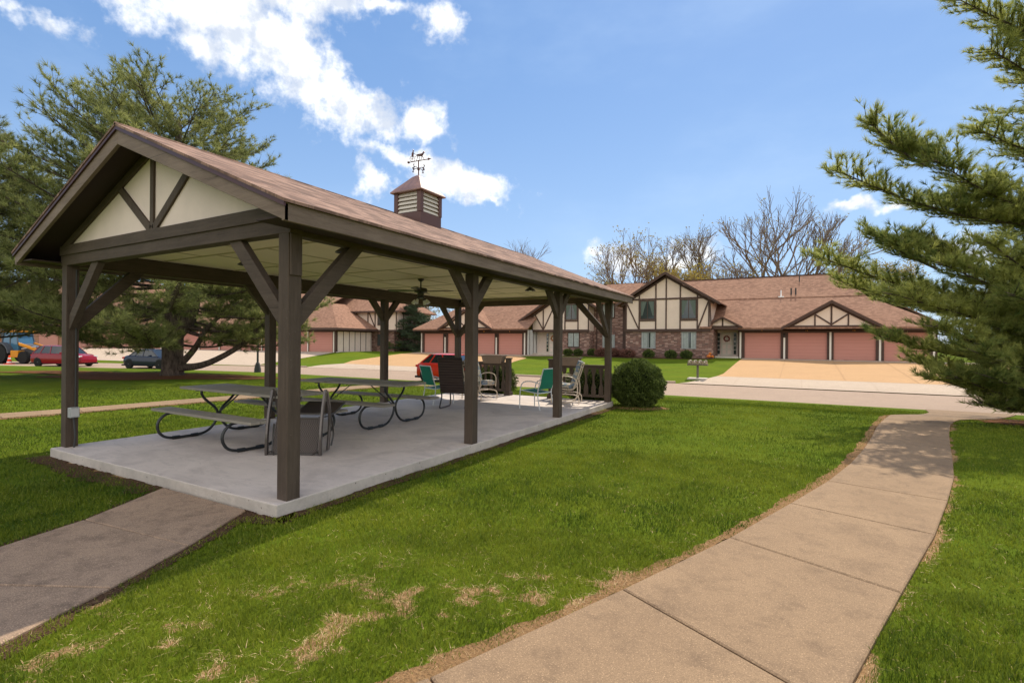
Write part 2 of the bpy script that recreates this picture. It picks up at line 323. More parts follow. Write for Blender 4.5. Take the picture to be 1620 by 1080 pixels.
# ------------------------------------------------------------------ mesh helpers
class MB:
    def __init__(s): s.v = []; s.f = []; s.mi = []; s.cur = 0
    def add(s, vs, fs):
        o = len(s.v); s.v += [tuple(v) for v in vs]; s.f += [tuple(i+o for i in f) for f in fs]; s.mi += [s.cur]*len(fs); return s
    def box(s, x0, x1, y0, y1, z0, z1):
        vs = [(x0,y0,z0),(x1,y0,z0),(x1,y1,z0),(x0,y1,z0),(x0,y0,z1),(x1,y0,z1),(x1,y1,z1),(x0,y1,z1)]
        return s.add(vs, [(0,3,2,1),(4,5,6,7),(0,1,5,4),(1,2,6,5),(2,3,7,6),(3,0,4,7)])
    def beam(s, p0, p1, wd, h, up=(0,0,1), ends=None):
        p0, p1 = Vector(p0), Vector(p1); d = (p1-p0).normalized(); u = Vector(up); x = d.cross(u).normalized(); u = x.cross(d).normalized()
        vs = [p + x*a*wd/2 + u*b*h/2 for p in (p0, p1) for a, b in ((-1,-1),(1,-1),(1,1),(-1,1))]
        return s.add(vs, [(0,1,2,3),(7,6,5,4),(0,4,5,1),(1,5,6,2),(2,6,7,3),(3,7,4,0)])
    def prism(s, pts, d0, d1, axis=1):       # polygon in the plane across `axis`, extruded along it
        def mk(p, d): return {1: (p[0], d, p[1]), 0: (d, p[0], p[1]), 2: (p[0], p[1], d)}[axis]
        n = len(pts); vs = [mk(p, d0) for p in pts]+[mk(p, d1) for p in pts]
        return s.add(vs, [tuple(range(n)), tuple(range(2*n-1, n-1, -1))]+[(i, i+n, (i+1) % n+n, (i+1) % n) for i in range(n)])
    def tube(s, pts, r, n=8, cap=True):
        pts = [Vector(p) for p in pts]; rs = r if isinstance(r, (list, tuple)) else [r]*len(pts); vs = []; prev = None
        for i, p in enumerate(pts):
            d = (pts[min(i+1, len(pts)-1)]-pts[max(i-1, 0)]); d = d.normalized() if d.length > 1e-9 else Vector((0,0,1))
            if prev is None: prev = d.orthogonal().normalized()
            x = (prev - d*prev.dot(d)); x = x.normalized() if x.length > 1e-6 else d.orthogonal().normalized(); prev = x; y = d.cross(x)
            vs += [p+(x*math.cos(2*math.pi*k/n)+y*math.sin(2*math.pi*k/n))*rs[i] for k in range(n)]
        fs = [(i*n+k, i*n+(k+1) % n, (i+1)*n+(k+1) % n, (i+1)*n+k) for i in range(len(pts)-1) for k in range(n)]
        if cap: fs += [tuple(range(n-1, -1, -1)), tuple(range((len(pts)-1)*n, len(pts)*n))]
        return s.add(vs, fs)
    def lathe(s, prof, c=(0,0,0), n=20):
        c = Vector(c); vs = [c+Vector((r*math.cos(2*math.pi*k/n), r*math.sin(2*math.pi*k/n), z)) for r, z in prof for k in range(n)]
        m = len(prof); fs = [(i*n+k, i*n+(k+1) % n, (i+1)*n+(k+1) % n, (i+1)*n+k) for i in range(m-1) for k in range(n)]
        fs += [tuple(range(n-1, -1, -1)), tuple(range((m-1)*n, m*n))]; return s.add(vs, fs)
    def loft(s, rings, cap=True):
        n = len(rings[0]); vs = [p for r in rings for p in r]
        fs = [(i*n+k, i*n+(k+1) % n, (i+1)*n+(k+1) % n, (i+1)*n+k) for i in range(len(rings)-1) for k in range(n)]
        if cap: fs += [tuple(range(n-1, -1, -1)), tuple(range((len(rings)-1)*n, len(rings)*n))]
        return s.add(vs, fs)
    def xf(s, M):
        s.v = [tuple(M @ Vector(v)) for v in s.v]; return s
    def build(s, name, m, parent=None, smooth=False, bev=0, world=True):
        me = bpy.data.meshes.new(name); off = parent_off(parent) if (parent and world) else Vector((0,0,0))
        me.from_pydata([tuple(Vector(v)-off) for v in s.v], [], s.f)
        ms = m if isinstance(m, (list, tuple)) else [m]
        for q in ms: me.materials.append(q)
        if len(ms) > 1: me.polygons.foreach_set('material_index', s.mi)
        o = bpy.data.objects.new(name, me); COL.objects.link(o)
        if parent: o.parent = parent
        bm = bmesh.new(); bm.from_mesh(me); bmesh.ops.recalc_face_normals(bm, faces=bm.faces); bm.to_mesh(me); bm.free()
        if smooth:
            me.shade_smooth() if hasattr(me, 'shade_smooth') else None
            me.set_sharp_from_angle(angle=R(40))
        if bev:
            b = o.modifiers.new('bevel', 'BEVEL'); b.width = bev; b.segments = 2; b.limit_method = 'ANGLE'; b.angle_limit = R(40)
        return o
def parent_off(p):
    v = Vector((0,0,0))
    while p: v = v+p.location; p = p.parent
    return v
def tag(o, label=None, cat=None, group=None, kind=None):
    if label: o['label'] = label
    if cat: o['category'] = cat
    if group: o['group'] = group
    if kind: o['kind'] = kind
    return o
def thing(name, label, cat, loc=(0,0,0), rz=0, group=None):
    o = bpy.data.objects.new(name, None); COL.objects.link(o); o.location = loc; o.rotation_euler = (0,0,rz); o.empty_display_size = .2
    return tag(o, label, cat, group)
def children(o): return [c for c in bpy.data.objects if c.parent == o]
def dup(root, loc, rz, label, group=None):
    def rec(o, p):
        c = o.copy(); COL.objects.link(c); c.parent = p
        for ch in children(o): rec(ch, c)
        return c
    r = rec(root, None); r.location = loc; r.rotation_euler = (0,0,rz); r['label'] = label
    if group: r['group'] = group
    return r
def arr_mesh(name, V, F, m, parent=None, tone=None, nside=3):     # numpy verts (n,3), faces (k,nside)
    me = bpy.data.meshes.new(name); V = np.asarray(V, np.float32); F = np.asarray(F, np.int32)
    if parent: V = V - np.array(parent_off(parent), np.float32)
    me.vertices.add(len(V)); me.vertices.foreach_set('co', V.ravel())
    me.loops.add(F.size); me.loops.foreach_set('vertex_index', F.ravel())
    me.polygons.add(len(F)); me.polygons.foreach_set('loop_start', np.arange(0, F.size, F.shape[1], dtype=np.int32)); me.polygons.foreach_set('loop_total', np.full(len(F), F.shape[1], np.int32))
    me.update(calc_edges=True)
    if tone is not None:
        a = me.attributes.new('tone', 'FLOAT', 'POINT'); a.data.foreach_set('value', np.asarray(tone, np.float32))
    me.materials.append(m); o = bpy.data.objects.new(name, me); COL.objects.link(o)
    if parent: o.parent = parent
    return o
def smooth_pts(pts, k=6):
    P = [Vector(p) for p in pts]; out = []
    for i in range(len(P)-1):
        p0, p1, p2, p3 = P[max(i-1,0)], P[i], P[i+1], P[min(i+2, len(P)-1)]
        for j in range(k):
            t = j/k; out.append(.5*((2*p1)+(-p0+p2)*t+(2*p0-5*p1+4*p2-p3)*t*t+(-p0+3*p1-3*p2+p3)*t**3))
    out.append(P[-1]); return out

# ------------------------------------------------------------------ terrain
def Yc(X):
    t = np.clip(-24-np.asarray(X, float), 0, 60); return 22.8-.35*(np.sqrt(t*t+100)-10)
def sst(a, b, x):
    t = np.clip((x-a)/(b-a), 0, 1); return t*t*(3-2*t)
def farup(X, s):
    end = 14.6+6.5*sst(-40, -34, np.asarray(X, float)); t = np.clip((s-3.9)/(end-3.9), 0, 1); return .7*t+.3*t*t*(3-2*t)
def zT(X, Y):
    s = np.asarray(Y, float)-Yc(X)
    z = np.where(s < 0, -.13-.585*sst(-13, -3.7, s), -.735+.095*sst(3.6, 4.8, s)+.90*farup(X, s))
    return np.where(np.abs(s) < 3.56, -.80, z)
def zt(x, y): return float(zT(x, y))
def grid_mesh(name, xs, ss, zf, m, kind='structure', rel=True):
    X, S = np.meshgrid(xs, ss); Y = Yc(X)+S if rel else S; Z = zf(X, Y); V = np.stack([X, Y, Z], -1).reshape(-1, 3)
    nx, ns = len(xs), len(ss); i, j = np.meshgrid(np.arange(nx-1), np.arange(ns-1)); a = (j*nx+i).ravel()
    F = np.stack([a, a+1, a+1+nx, a+nx], -1); o = arr_mesh(name, V, F, m); o['kind'] = kind; return o
xs = np.concatenate([np.array([-900, -500, -300, -200, -150, -120, -100, -80]), np.arange(-70, 45, .5), np.array([45, 60, 90, 150, 300, 600, 900])])
ss = np.concatenate([np.array([-900, -400, -200, -100, -60]), np.arange(-40, -3.8, .5), [-3.72, -3.58, -3.54, -3.0, 0, 3.0, 3.54, 3.58, 3.72, 4.0], np.arange(4.5, 30, .5), [32, 36, 40, 50, 70, 100, 200, 400, 900]])
grid_mesh('lawn_ground', xs, ss, lambda X, Y: zT(X, Y), lawn_m)
xs2 = np.concatenate([[-200, -120, -90], np.arange(-80, 45, .5), [60, 120, 200]])
grid_mesh('street', xs2, np.array([-3.56, -3.0, -1.5, 0, 1.5, 3.0, 3.56]), lambda X, Y: -.75+.0*X, street_m)

def poly_sheet(name, poly, m, dz, step=.4, kind='structure'):     # a sheet over a polygon that follows the ground
    P = np.array(poly, float); bm = bmesh.new()
    x0, x1, y0, y1 = P[:,0].min(), P[:,0].max(), P[:,1].min(), P[:,1].max()
    f = bm.faces.new([bm.verts.new((p[0], p[1], 0)) for p in poly])
    for ax, lo, hi in ((0, x0, x1), (1, y0, y1)):
        for t in np.arange(lo+step, hi, step):
            co = (t, 0, 0) if ax == 0 else (0, t, 0); no = (1, 0, 0) if ax == 0 else (0, 1, 0)
            bmesh.ops.bisect_plane(bm, geom=bm.verts[:]+bm.edges[:]+bm.faces[:], plane_co=co, plane_no=no)
    for v in bm.verts: v.co.z = (zt(v.co.x, v.co.y) if callable(dz) is False else 0)+(dz if not callable(dz) else dz(v.co.x, v.co.y))
    bmesh.ops.recalc_face_normals(bm, faces=bm.faces)
    me = bpy.data.meshes.new(name); bm.to_mesh(me); bm.free()
    if me.polygons and me.polygons[0].normal.z < 0: me.flip_normals()
    me.materials.append(m); o = bpy.data.objects.new(name, me); COL.objects.link(o); o['kind'] = kind; return o
def road_z(x, y):      # driveways ramp from the gutter up to the garage floor
    s = y-float(Yc(x)); return max(-.745, zt(x, y)+.02) if s > 3.56 else -.745
E1 = 26.36
poly_sheet('driveway_right', [(0.1, 44.15), (0.1, 31.5), (-.1, 29.9), (17.5, 29.9), (17.5, 44.15)], drive_m, lambda x, y: road_z(x, y))
poly_sheet('driveway_apron_right', [(-1.6, E1), (-.7, 27.4), (-.1, 29.9), (17.5, 29.9), (19, E1)], apron_m, lambda x, y: road_z(x, y)+.004)
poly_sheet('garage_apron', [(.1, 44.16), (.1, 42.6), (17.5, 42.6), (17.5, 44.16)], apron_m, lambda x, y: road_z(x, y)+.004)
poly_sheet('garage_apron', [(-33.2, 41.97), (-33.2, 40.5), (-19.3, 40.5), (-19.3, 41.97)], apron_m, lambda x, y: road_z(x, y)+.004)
poly_sheet('driveway_left', [(-33.2, 41.95), (-33.2, 39), (-32, 31), (-30.5, 28.6), (-14.6, 28.6), (-15.6, 31), (-17, 35), (-17.6, 38.5), (-19.3, 40.5), (-19.3, 41.95)], drive_m, lambda x, y: road_z(x, y))
poly_sheet('driveway_apron_left', [(-31.5, 25.5), (-30.5, 28.6), (-14.6, 28.6), (-13.6, 27.2), (-12.2, E1), (-26, E1-.12)], apron_m, lambda x, y: road_z(x, y)+.004)
poly_sheet('driveway_far_left', [(-36.6, 24.4), (-38.2, 33), (-38.6, 34.8), (-60, 31.4), (-75, 29.0), (-75, 15)], apron_m, lambda x, y: road_z(x, y))
poly_sheet('entry_walk', [(-19.3, 41.9), (-19.3, 40.6), (-15.6, 41.6), (-14.9, 43.3), (-16.2, 43.6), (-16.2, 44), (-19.3, 44)], apron_m, .03)
drive_joint_m = mat('driveway_joint_fill', col=(.34, .21, .11), rough=1); apron_joint_m = mat('apron_joint_fill', col=(.38, .30, .23), rough=1)
def seam(name, pts, wd=.05, m=None):
    b = MB(); P = [Vector((x, y, 0)) for x, y in pts]
    for i in range(len(P)-1):
        d = (P[i+1]-P[i]).normalized(); n = Vector((-d.y, d.x, 0))*wd/2; q = 12
        for k in range(q):
            a, c = P[i].lerp(P[i+1], k/q), P[i].lerp(P[i+1], (k+1)/q); b.add([(v.x, v.y, road_z(v.x, v.y)+.012) for v in (a-n, c-n, c+n, a+n)], [(0,1,2,3)])
    return tag(b.build(name, m or apron_joint_m), kind='structure')
for x in (3.3, 6.5, 9.7, 12.9): seam('driveway_joint', [(x, 30), (x, 44.1)], .03, drive_joint_m)
for y in (33.4, 37.0, 40.6): seam('driveway_joint', [(.15, y), (17, y)], .03, drive_joint_m)
seam('driveway_joint', [(-.1, 29.9), (17.5, 29.9)], .05); seam('driveway_joint', [(-30.4, 28.6), (-14.7, 28.6)], .05)
for x in (-29.4, -26.1, -22.9, -19.9): seam('driveway_joint', [(x, 28.8), (x, 41.9)], .03, drive_joint_m)
for x in (1.2, 4.4, 7.6, 10.8, 14): seam('apron_joint', [(x, 26.5), (x, 29.8)], .03, apron_joint_m)
# kerb along the far side of the street, broken at the driveways
def kerb(name, xa, xb):
    b = MB(); X = np.arange(xa, xb+.01, .5)
    rings = [[(x, float(Yc(x))+3.54, -.76), (x, float(Yc(x))+3.54, -.635), (x, float(Yc(x))+3.70, -.628), (x, float(Yc(x))+3.70, -.9)] for x in X]
    tag(b.loft(rings).build(name, apron_m), kind='structure')
kerb('kerb_middle', -12.3, -1.6); kerb('kerb_far_left', -36.5, -31.5); kerb('kerb_right', 19, 40)

# ------------------------------------------------------------------ paths
L_ = [(.9,-3.9),(1.95,-2.6),(2.74,-1.28),(3.29,.07),(3.8,1.41),(4.23,2.73),(4.61,3.94),(4.93,5.2),(5.2,6.5),(5.43,7.8),(5.65,9.2),(5.95,10.7),(6.3,12.6),(6.9,14.4),(7.5,16.2),(8.0,18.0),(8.1,19.15)]
R_ = [(2.2,-4.6),(3.3,-3.2),(4.0,-1.95),(4.46,-.55),(4.90,.95),(5.33,2.38),(5.67,3.68),(5.98,4.95),(6.22,6.2),(6.45,7.5),(6.72,8.95),(7.05,10.5),(7.5,12.1),(8.2,13.8),(8.95,15.6),(9.7,17.5),(10.4,19.1)]
def slabs(name, Ls, Rs, m, top=.03, gap=.012):
    b = MB(); rr = random.Random(3)
    for i in range(len(Ls)-1):
        l0, l1, a0, a1 = [Vector((*p, 0)) for p in (Ls[i], Ls[i+1], Rs[i], Rs[i+1])]
        n = 6; q = .5*gap/(l1-l0).length
        rows = []
        for t in [q, q+.008, .25, .5, .75, 1-q-.008, 1-q]:
            l = l0.lerp(l1, t); r_ = a0.lerp(a1, t); row = []
            edge = t in (q, 1-q)
            for j, u in enumerate([0, .008, .33, .66, .992, 1]):
                p = l.lerp(r_, u); z = zt(p.x, p.y)+top - (.008 if (edge or j in (0, 5)) else 0); row.append((p.x, p.y, z))
            rows.append(row)
        vs = [p for r_ in rows for p in r_]; nr, nc = len(rows), 6
        fs = [(a*nc+c, a*nc+c+1, (a+1)*nc+c+1, (a+1)*nc+c) for a in range(nr-1) for c in range(nc-1)]
        ring = [c for c in range(nc)]+[a*nc+nc-1 for a in range(1, nr)]+[(nr-1)*nc+c for c in range(nc-2, -1, -1)]+[a*nc for a in range(nr-2, 0, -1)]
        o = len(vs); vs += [(vs[k][0], vs[k][1], vs[k][2]-.08) for k in ring]
        fs += [(ring[k], o+k, o+(k+1) % len(ring), ring[(k+1) % len(ring)]) for k in range(len(ring))]
        b.add(vs, fs)
    return tag(b.build(name, m, smooth=False), kind='structure')
def path_with_fill(name, Ls, Rs, m):
    o = slabs(name, Ls, Rs, m)
    poly = list(Ls)+list(reversed(Rs)); poly_sheet(name+'_bed', poly, joint_m, .006, .5)
    return poly
PATH = path_with_fill('sidewalk', L_, R_, path_m)
WL = [(-1.80,-.22),(-1.32,-1.12),(-.98,-2.32),(-.75,-3.7),(-.6,-5.2)]; WR = [(-.33,-.22),(.08,-.98),(.36,-1.62),(.78,-2.75),(1.1,-4.3)]
WALK = path_with_fill('pavilion_walk', WL, WR, walk_m)
fl = [(-12.6,-4),(-11.3,-1.5),(-10.75,.9),(-10.45,2.2),(-10.25,4.4),(-10.0,6.2),(-9.75,8.3),(-9.6,11),(-9.5,14),(-9.4,17),(-9.3,19.1)]
fr = [(-11.6,-4.3),(-10.35,-1.7),(-9.85,.75),(-9.6,2.0),(-9.35,4.3),(-9.1,6.1),(-8.85,8.2),(-8.7,11),(-8.6,14),(-8.5,17),(-8.4,19.1)]
LPATH = path_with_fill('back_path', fl, fr, path_m)

def ragged(name, pts, width, m, dz=.012, jit=.35, seed=1, kind='structure'):    # soil strip along a line, both sides uneven
    rr = random.Random(seed); P = smooth_pts([(x, y, 0) for x, y in pts], 30); A = []; B = []; ja = jb = 0
    for i, p in enumerate(P):
        d = (P[min(i+1, len(P)-1)]-P[max(i-1, 0)]).normalized(); nrm = Vector((-d.y, d.x, 0))
        ja = ja*.75+rr.uniform(-jit, jit)*.45; jb = jb*.75+rr.uniform(-jit, jit)*.45; A.append(p+nrm*width*(.5+ja)); B.append(p-nrm*width*(.5+jb))
    vs = [(q.x, q.y, (-.735 if name == 'gutter_dirt' else zt(q.x, q.y)+dz)) for pr in zip(A, B) for q in pr]; fs = [(2*i, 2*i+1, 2*i+3, 2*i+2) for i in range(len(P)-1)]
    b = MB(); b.add(vs, fs); o = b.build(name, m); o['kind'] = kind; return o
for xa, xb in ((-1.4, 18.5), (-30, -12.4)): ragged('gutter_dirt', [(x, float(Yc(x))+3.56) for x in np.arange(xa, xb, 1.0)], .09, soil_m, .0, .5, 77)
ragged('path_edge_soil', [(x-.06, y) for x, y in L_[1:-3]], .12, thatch_m, seed=2)
ragged('walk_edge_soil', [(x+.03, y-.03) for x, y in WR], .16, soil_m, seed=4); ragged('walk_edge_soil', [(x-.03, y+.02) for x, y in WL], .14, soil_m, seed=5)
ragged('back_path_edge_soil', fl[1:], .2, soil_m, seed=6); ragged('back_path_edge_soil', fr[1:], .2, thatch_m, seed=7)

# ------------------------------------------------------------------ patio slab
SX0, SX1, SY0, SY1 = -4.80, .08, -.19, 9.65
b = MB(); b.box(SX0, SX1, SY0, SY1, -.35, 0); o = b.build('patio_slab', [slab_m, slabside_m], bev=.012); o['kind'] = 'structure'
for p in o.data.polygons: p.material_index = 0 if p.normal.z > .5 else 1
ragged('slab_soil_strip', [(.15, -.25), (.16, 2), (.17, 5), (.2, 8), (.25, 9.7)], .16, soil_m, .014, .4, 8)
ragged('slab_soil_strip', [(-4.95, -.28), (-4, -.33), (-3, -.36), (-1.85, -.33)], .3, soil_m, .014, .35, 9)
ragged('slab_soil_strip', [(-.4, -.33), (0, -.3), (.2, -.1)], .24, soil_m, .014, .35, 10)

# ------------------------------------------------------------------ pavilion
PW, BAY = 4.72, 3.152; PL = 3*BAY; HW = .074
BZ = 2.54; EAVE = 2.54; OX = .505; OY = .445; PEAK = 3.92; CX = -PW/2
pav = thing('pavilion', 'open brown timber picnic pavilion with shingled gable roof and louvred cupola on the concrete slab', 'pavilion', (CX, PL/2, 0))
rw = random.Random(5)
for i in range(4):
    for X in (0, -PW):
        b = MB(); y = i*BAY; b.box(X-HW, X+HW, y-HW, y+HW, .001, 2.56 if i in (0,3) else 2.54)
        if i in (0,3) and X == 0: b.box(X+.075, X+HW+.022, y-HW+.01, y+HW-.01, 2.15, 2.55)     # splice plate at the top
        b.build('post', wood_z, pav, bev=.006)
def brace(p0, p1, m): MB().beam(p0, p1, .085, .145, (0,0,1)).build('knee_brace', m, pav, bev=.005)
for X in (0, -PW):
    for i in range(4):
        y = i*BAY; lg = .86 if i in (0,3) else .50
        if i < 3: brace((X, y+.03, BZ-lg+.02), (X, y+lg, BZ+.05), wood_y)
        if i > 0: brace((X, y-.03, BZ-lg+.02), (X, y-lg, BZ+.05), wood_y)
    s = -1 if X == 0 else 1
    for y in (0, PL): brace((X+s*.03, y, BZ-.84), (X+s*.86, y, BZ+.05), wood_x)
for X in (0, -PW):
    MB().box(X-.068, X+.068, -.05, PL+.05, BZ+.002, BZ+.24).build('beam', wood_y, pav, bev=.005)
for y in (0, PL):
    MB().box(-PW-.10, .10, y-.078, y+.066, BZ+.012, BZ+.155).build('beam', wood_x, pav, bev=.005)
SL = (PEAK-(EAVE+.183))/(OX+PW/2)      # roof slope
def rz(x): return PEAK-SL*abs(x-CX)
# ceiling
MB().box(-PW+.06, -.06, .06, PL-.06, BZ+.242, BZ+.262).build('ceiling', ceil_m, pav)
b = MB()
for k in range(1, 8): b.box(-PW+.07, -.07, k*PL/8-.022, k*PL/8+.022, BZ+.234, BZ+.2415)
for k in range(1, 4):
    for j in range(8):
        b.box(-PW*k/4-.02+(.3 if j % 2 else 0), -PW*k/4+.02+(.3 if j % 2 else 0), j*PL/8+.03, (j+1)*PL/8-.03, BZ+.236, BZ+.2415)
b.build('ceiling_batten', batten_m, pav)
# gable ends
for y, s in ((0, -1), (PL, 1)):
    yf = y+s*.07; under = -.13
    x0, x1 = -PW-.08, .08
    b = MB(); b.prism([(x0, BZ+.16), (x1, BZ+.16), (x1, rz(x1)+under), (CX, PEAK+under), (x0, rz(x0)+under)], yf-s*.03, yf, 1); b.build('gable_panel', cream_w, pav)
    yt = yf+s*.018
    b = MB(); b.prism([(x0, BZ+.162), (x1, BZ+.162), (x1, rz(x1)+under-.02), (x0, rz(x0)+under-.02)] if False else [(x0, BZ+.150), (x1, BZ+.150), (x1, BZ+.285), (x0, BZ+.285)], yf-s*.002, yf+s*.03, 1)
    b.build('gable_trim', wood_x, pav, bev=.003)
    zb = BZ+.28
    def gt(p0, p1, wd): MB().beam((p0[0], yt-s*.006, p0[1]), (p1[0], yt-s*.006, p1[1]), wd, .03, (0,s,0)).build('gable_trim', wood_z, pav, bev=.002)
    gt((CX, zb), (CX, PEAK+under-.02), .075)
    xm = .80; gt((CX-.03, zb), (CX-xm, rz(CX-xm)+under-.03), .095); gt((CX+.03, zb), (CX+xm, rz(CX+xm)+under-.03), .095)
    for sg in (-1, 1):
        p0 = (CX, yt-s*.002, PEAK+under-.03); xe = CX+sg*(PW/2+.05); p1 = (xe, yt-s*.002, rz(xe)+under-.03)
        MB().beam(p0, p1, .09, .03, (0, s, 0)).build('gable_trim', wood_x, pav)
# roof: two shingled slopes, soffit, fascia and rake boards
YR0, YR1 = -OY, PL+OY
for sg in (-1, 1):
    xe = CX+sg*(OX+PW/2+.03); ze = rz(xe)
    b = MB(); nY = 1
    th = .03; b.loft([[(CX, y, PEAK+.012), (xe, y, ze+.012), (xe, y, ze-.015), (CX, y, PEAK-.015)] for y in (YR0-.03, YR1+.03)]); b.build('roof', shingle_p, pav)
    b = MB(); xi = CX+sg*(OX+PW/2-.03)
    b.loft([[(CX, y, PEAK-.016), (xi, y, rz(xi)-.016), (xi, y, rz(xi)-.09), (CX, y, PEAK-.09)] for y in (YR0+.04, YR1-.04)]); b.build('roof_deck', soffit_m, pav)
    xf_ = CX+sg*(OX+PW/2)
    b = MB(); b.box(min(xf_, xf_-sg*.038), max(xf_, xf_-sg*.038), YR0+.002, YR1-.002, EAVE+.005, EAVE+.183-.02); b.build('fascia', fascia_y, pav, bev=.004)
    # flat soffit under the eave
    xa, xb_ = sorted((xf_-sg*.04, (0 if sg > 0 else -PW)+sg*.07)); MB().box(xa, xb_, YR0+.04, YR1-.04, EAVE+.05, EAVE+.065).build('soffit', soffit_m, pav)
    for y, s in ((YR0, -1), (YR1, 1)):
        ya, yb = sorted((y, y-s*.04))
        b = MB(); b.prism([(CX, PEAK-.03), (xf_, rz(xf_)-.03), (xf_, rz(xf_)-.178), (CX, PEAK-.215)], ya, yb, 1); b.build('rake_board', fascia_x, pav, bev=.004)
        ya, yb = sorted((y+s*.002, y+s*.022))
        b = MB(); b.prism([(CX, PEAK-.012), (xf_+sg*.02, rz(xf_+sg*.02)-.012), (xf_+sg*.02, rz(xf_+sg*.02)-.055), (CX, PEAK-.055)], ya, yb, 1); b.build('drip_edge', metal_edge, pav)
MB().tube([(CX, YR0-.03, PEAK+.006), (CX, YR1+.03, PEAK+.006)], .022, 8).build('ridge_cap', shingle_p, pav)
# cupola
cup_y = PL/2; ch = .325; cz0, cz1 = 3.74, 4.42
cup = MB(); cup.box(CX-ch, CX+ch, cup_y-ch, cup_y+ch, cz0, 4.02); cupo = cup.build('cupola', cup_trim, pav, bev=.004)
for dx in (-1, 1):
    for dy in (-1, 1):
        x = CX+dx*(ch-.035); y = cup_y+dy*(ch-.035); MB().box(x-.045, x+.045, y-.045, y+.045, 4.02, 4.43).build('corner_post', cup_trim, cupo, bev=.003)
b = MB(); b.box(CX-ch+.06, CX+ch-.06, cup_y-ch+.06, cup_y+ch-.06, 4.02, 4.42); b.build('louvre_backing', dark_void, cupo)
b = MB()
for k in range(5):
    z = 4.03+k*.078
    for (ax, s) in ((0,-1),(0,1),(1,-1),(1,1)):
        a, c = ch-.045, ch-.085
        if ax == 1: b.add([(CX-.26, cup_y+s*ch*.99, z), (CX+.26, cup_y+s*ch*.99, z), (CX+.26, cup_y+s*(ch-.05), z+.078), (CX-.26, cup_y+s*(ch-.05), z+.078), (CX-.26, cup_y+s*ch*.96, z-.004), (CX+.26, cup_y+s*ch*.96, z-.004), (CX+.26, cup_y+s*(ch-.066), z+.072), (CX-.26, cup_y+s*(ch-.066), z+.072)], [(0,1,2,3),(7,6,5,4),(0,4,5,1),(3,2,6,7)])
        else: b.add([(CX+s*ch*.99, cup_y-.26, z), (CX+s*ch*.99, cup_y+.26, z), (CX+s*(ch-.05), cup_y+.26, z+.078), (CX+s*(ch-.05), cup_y-.26, z+.078), (CX+s*ch*.96, cup_y-.26, z-.004), (CX+s*ch*.96, cup_y+.26, z-.004), (CX+s*(ch-.066), cup_y+.26, z+.072), (CX+s*(ch-.066), cup_y-.26, z+.072)], [(0,1,2,3),(7,6,5,4),(0,4,5,1),(3,2,6,7)])
b.build('louvres', mat('louvre_white', col=(.60,.55,.48)), cupo)
rings = []
for t, r_ in ((0, .39), (.02, .39), (.10, .325), (.25, .19), (.37, .085), (.41, .03)): rings.append([(CX+a*r_, cup_y+c*r_, 4.42+t) for a, c in ((-1,-1),(1,-1),(1,1),(-1,1))])
MB().loft(rings).build('cupola_roof', copper, cupo)
# weathervane: horse and sulky on an arrow, with scrolls for the compass arms
b = MB(); b.tube([(CX, cup_y, 4.80), (CX, cup_y, 5.14)], .012, 8); b.lathe([(.001,-.03),(.03,0),(.001,.03)], (CX, cup_y, 4.95), 10)
def vd(u, z): return Vector((CX, cup_y, z)) + Vector((.92, .36, 0))*u
b.tube([vd(-.21, 5.10), vd(.2, 5.15)], .009, 6); b.add([vd(.19, 5.12), vd(.19, 5.18), vd(.27, 5.16)], [(0,1,2)]); b.tube([vd(-.23, 5.10), vd(-.19, 5.10)], .022, 6)
b.tube(smooth_pts([vd(-.03, 5.24), vd(.03, 5.235), vd(.075, 5.245), vd(.10, 5.29)], 4), [.018]*4+[.023]*5+[.018]*3+[.012], 8); b.tube([vd(.10, 5.29), vd(.105, 5.30), vd(.13, 5.285)], [.014, .015, .008], 6)
for u, v_ in ((-.02, -.05), (0, .02), (.07, .04), (.06, .12)): b.tube([vd(u, 5.23), vd((u+v_)/2+.01, 5.18), vd(v_, 5.13)], [.009, .006, .005], 5)
b.tube([vd(-.03, 5.24), vd(-.07, 5.20)], .006, 5)
for r_ in (0, ): b.tube([vd(-.13+.055*math.cos(a), 5.17+.055*math.sin(a)) for a in np.linspace(0, 6.283, 17)], .005, 5)
for k in range(4): b.tube([vd(-.13+.055*math.cos(k*.785), 5.17+.055*math.sin(k*.785)), vd(-.13-.055*math.cos(k*.785), 5.17-.055*math.sin(k*.785))], .003, 4)
b.tube([vd(-.13, 5.21), vd(-.125, 5.27), vd(-.115, 5.315)], [.02, .022, .012], 8); b.lathe([(.001,-.02),(.018,0),(.001,.02)], vd(-.115, 5.335), 8); b.tube([vd(-.12, 5.28), vd(-.05, 5.25), vd(.07, 5.27)], .005, 5)
for ang in (0, 90, 180, 270):
    d = Vector((math.cos(R(ang)), math.sin(R(ang)), 0)); c = Vector((CX, cup_y, 4.97)); b.tube(smooth_pts([c, c+d*.09+UP*.012, c+d*.13-UP*.01], 4), .007, 5)
    b.tube(smooth_pts([c+d*.12+UP*.05, c+d*.155+UP*.04, c+d*.13-UP*.005, c+d*.15-UP*.045, c+d*.115-UP*.05], 4), .008, 5)
b.build('weathervane', vane_m, cupo, smooth=True)

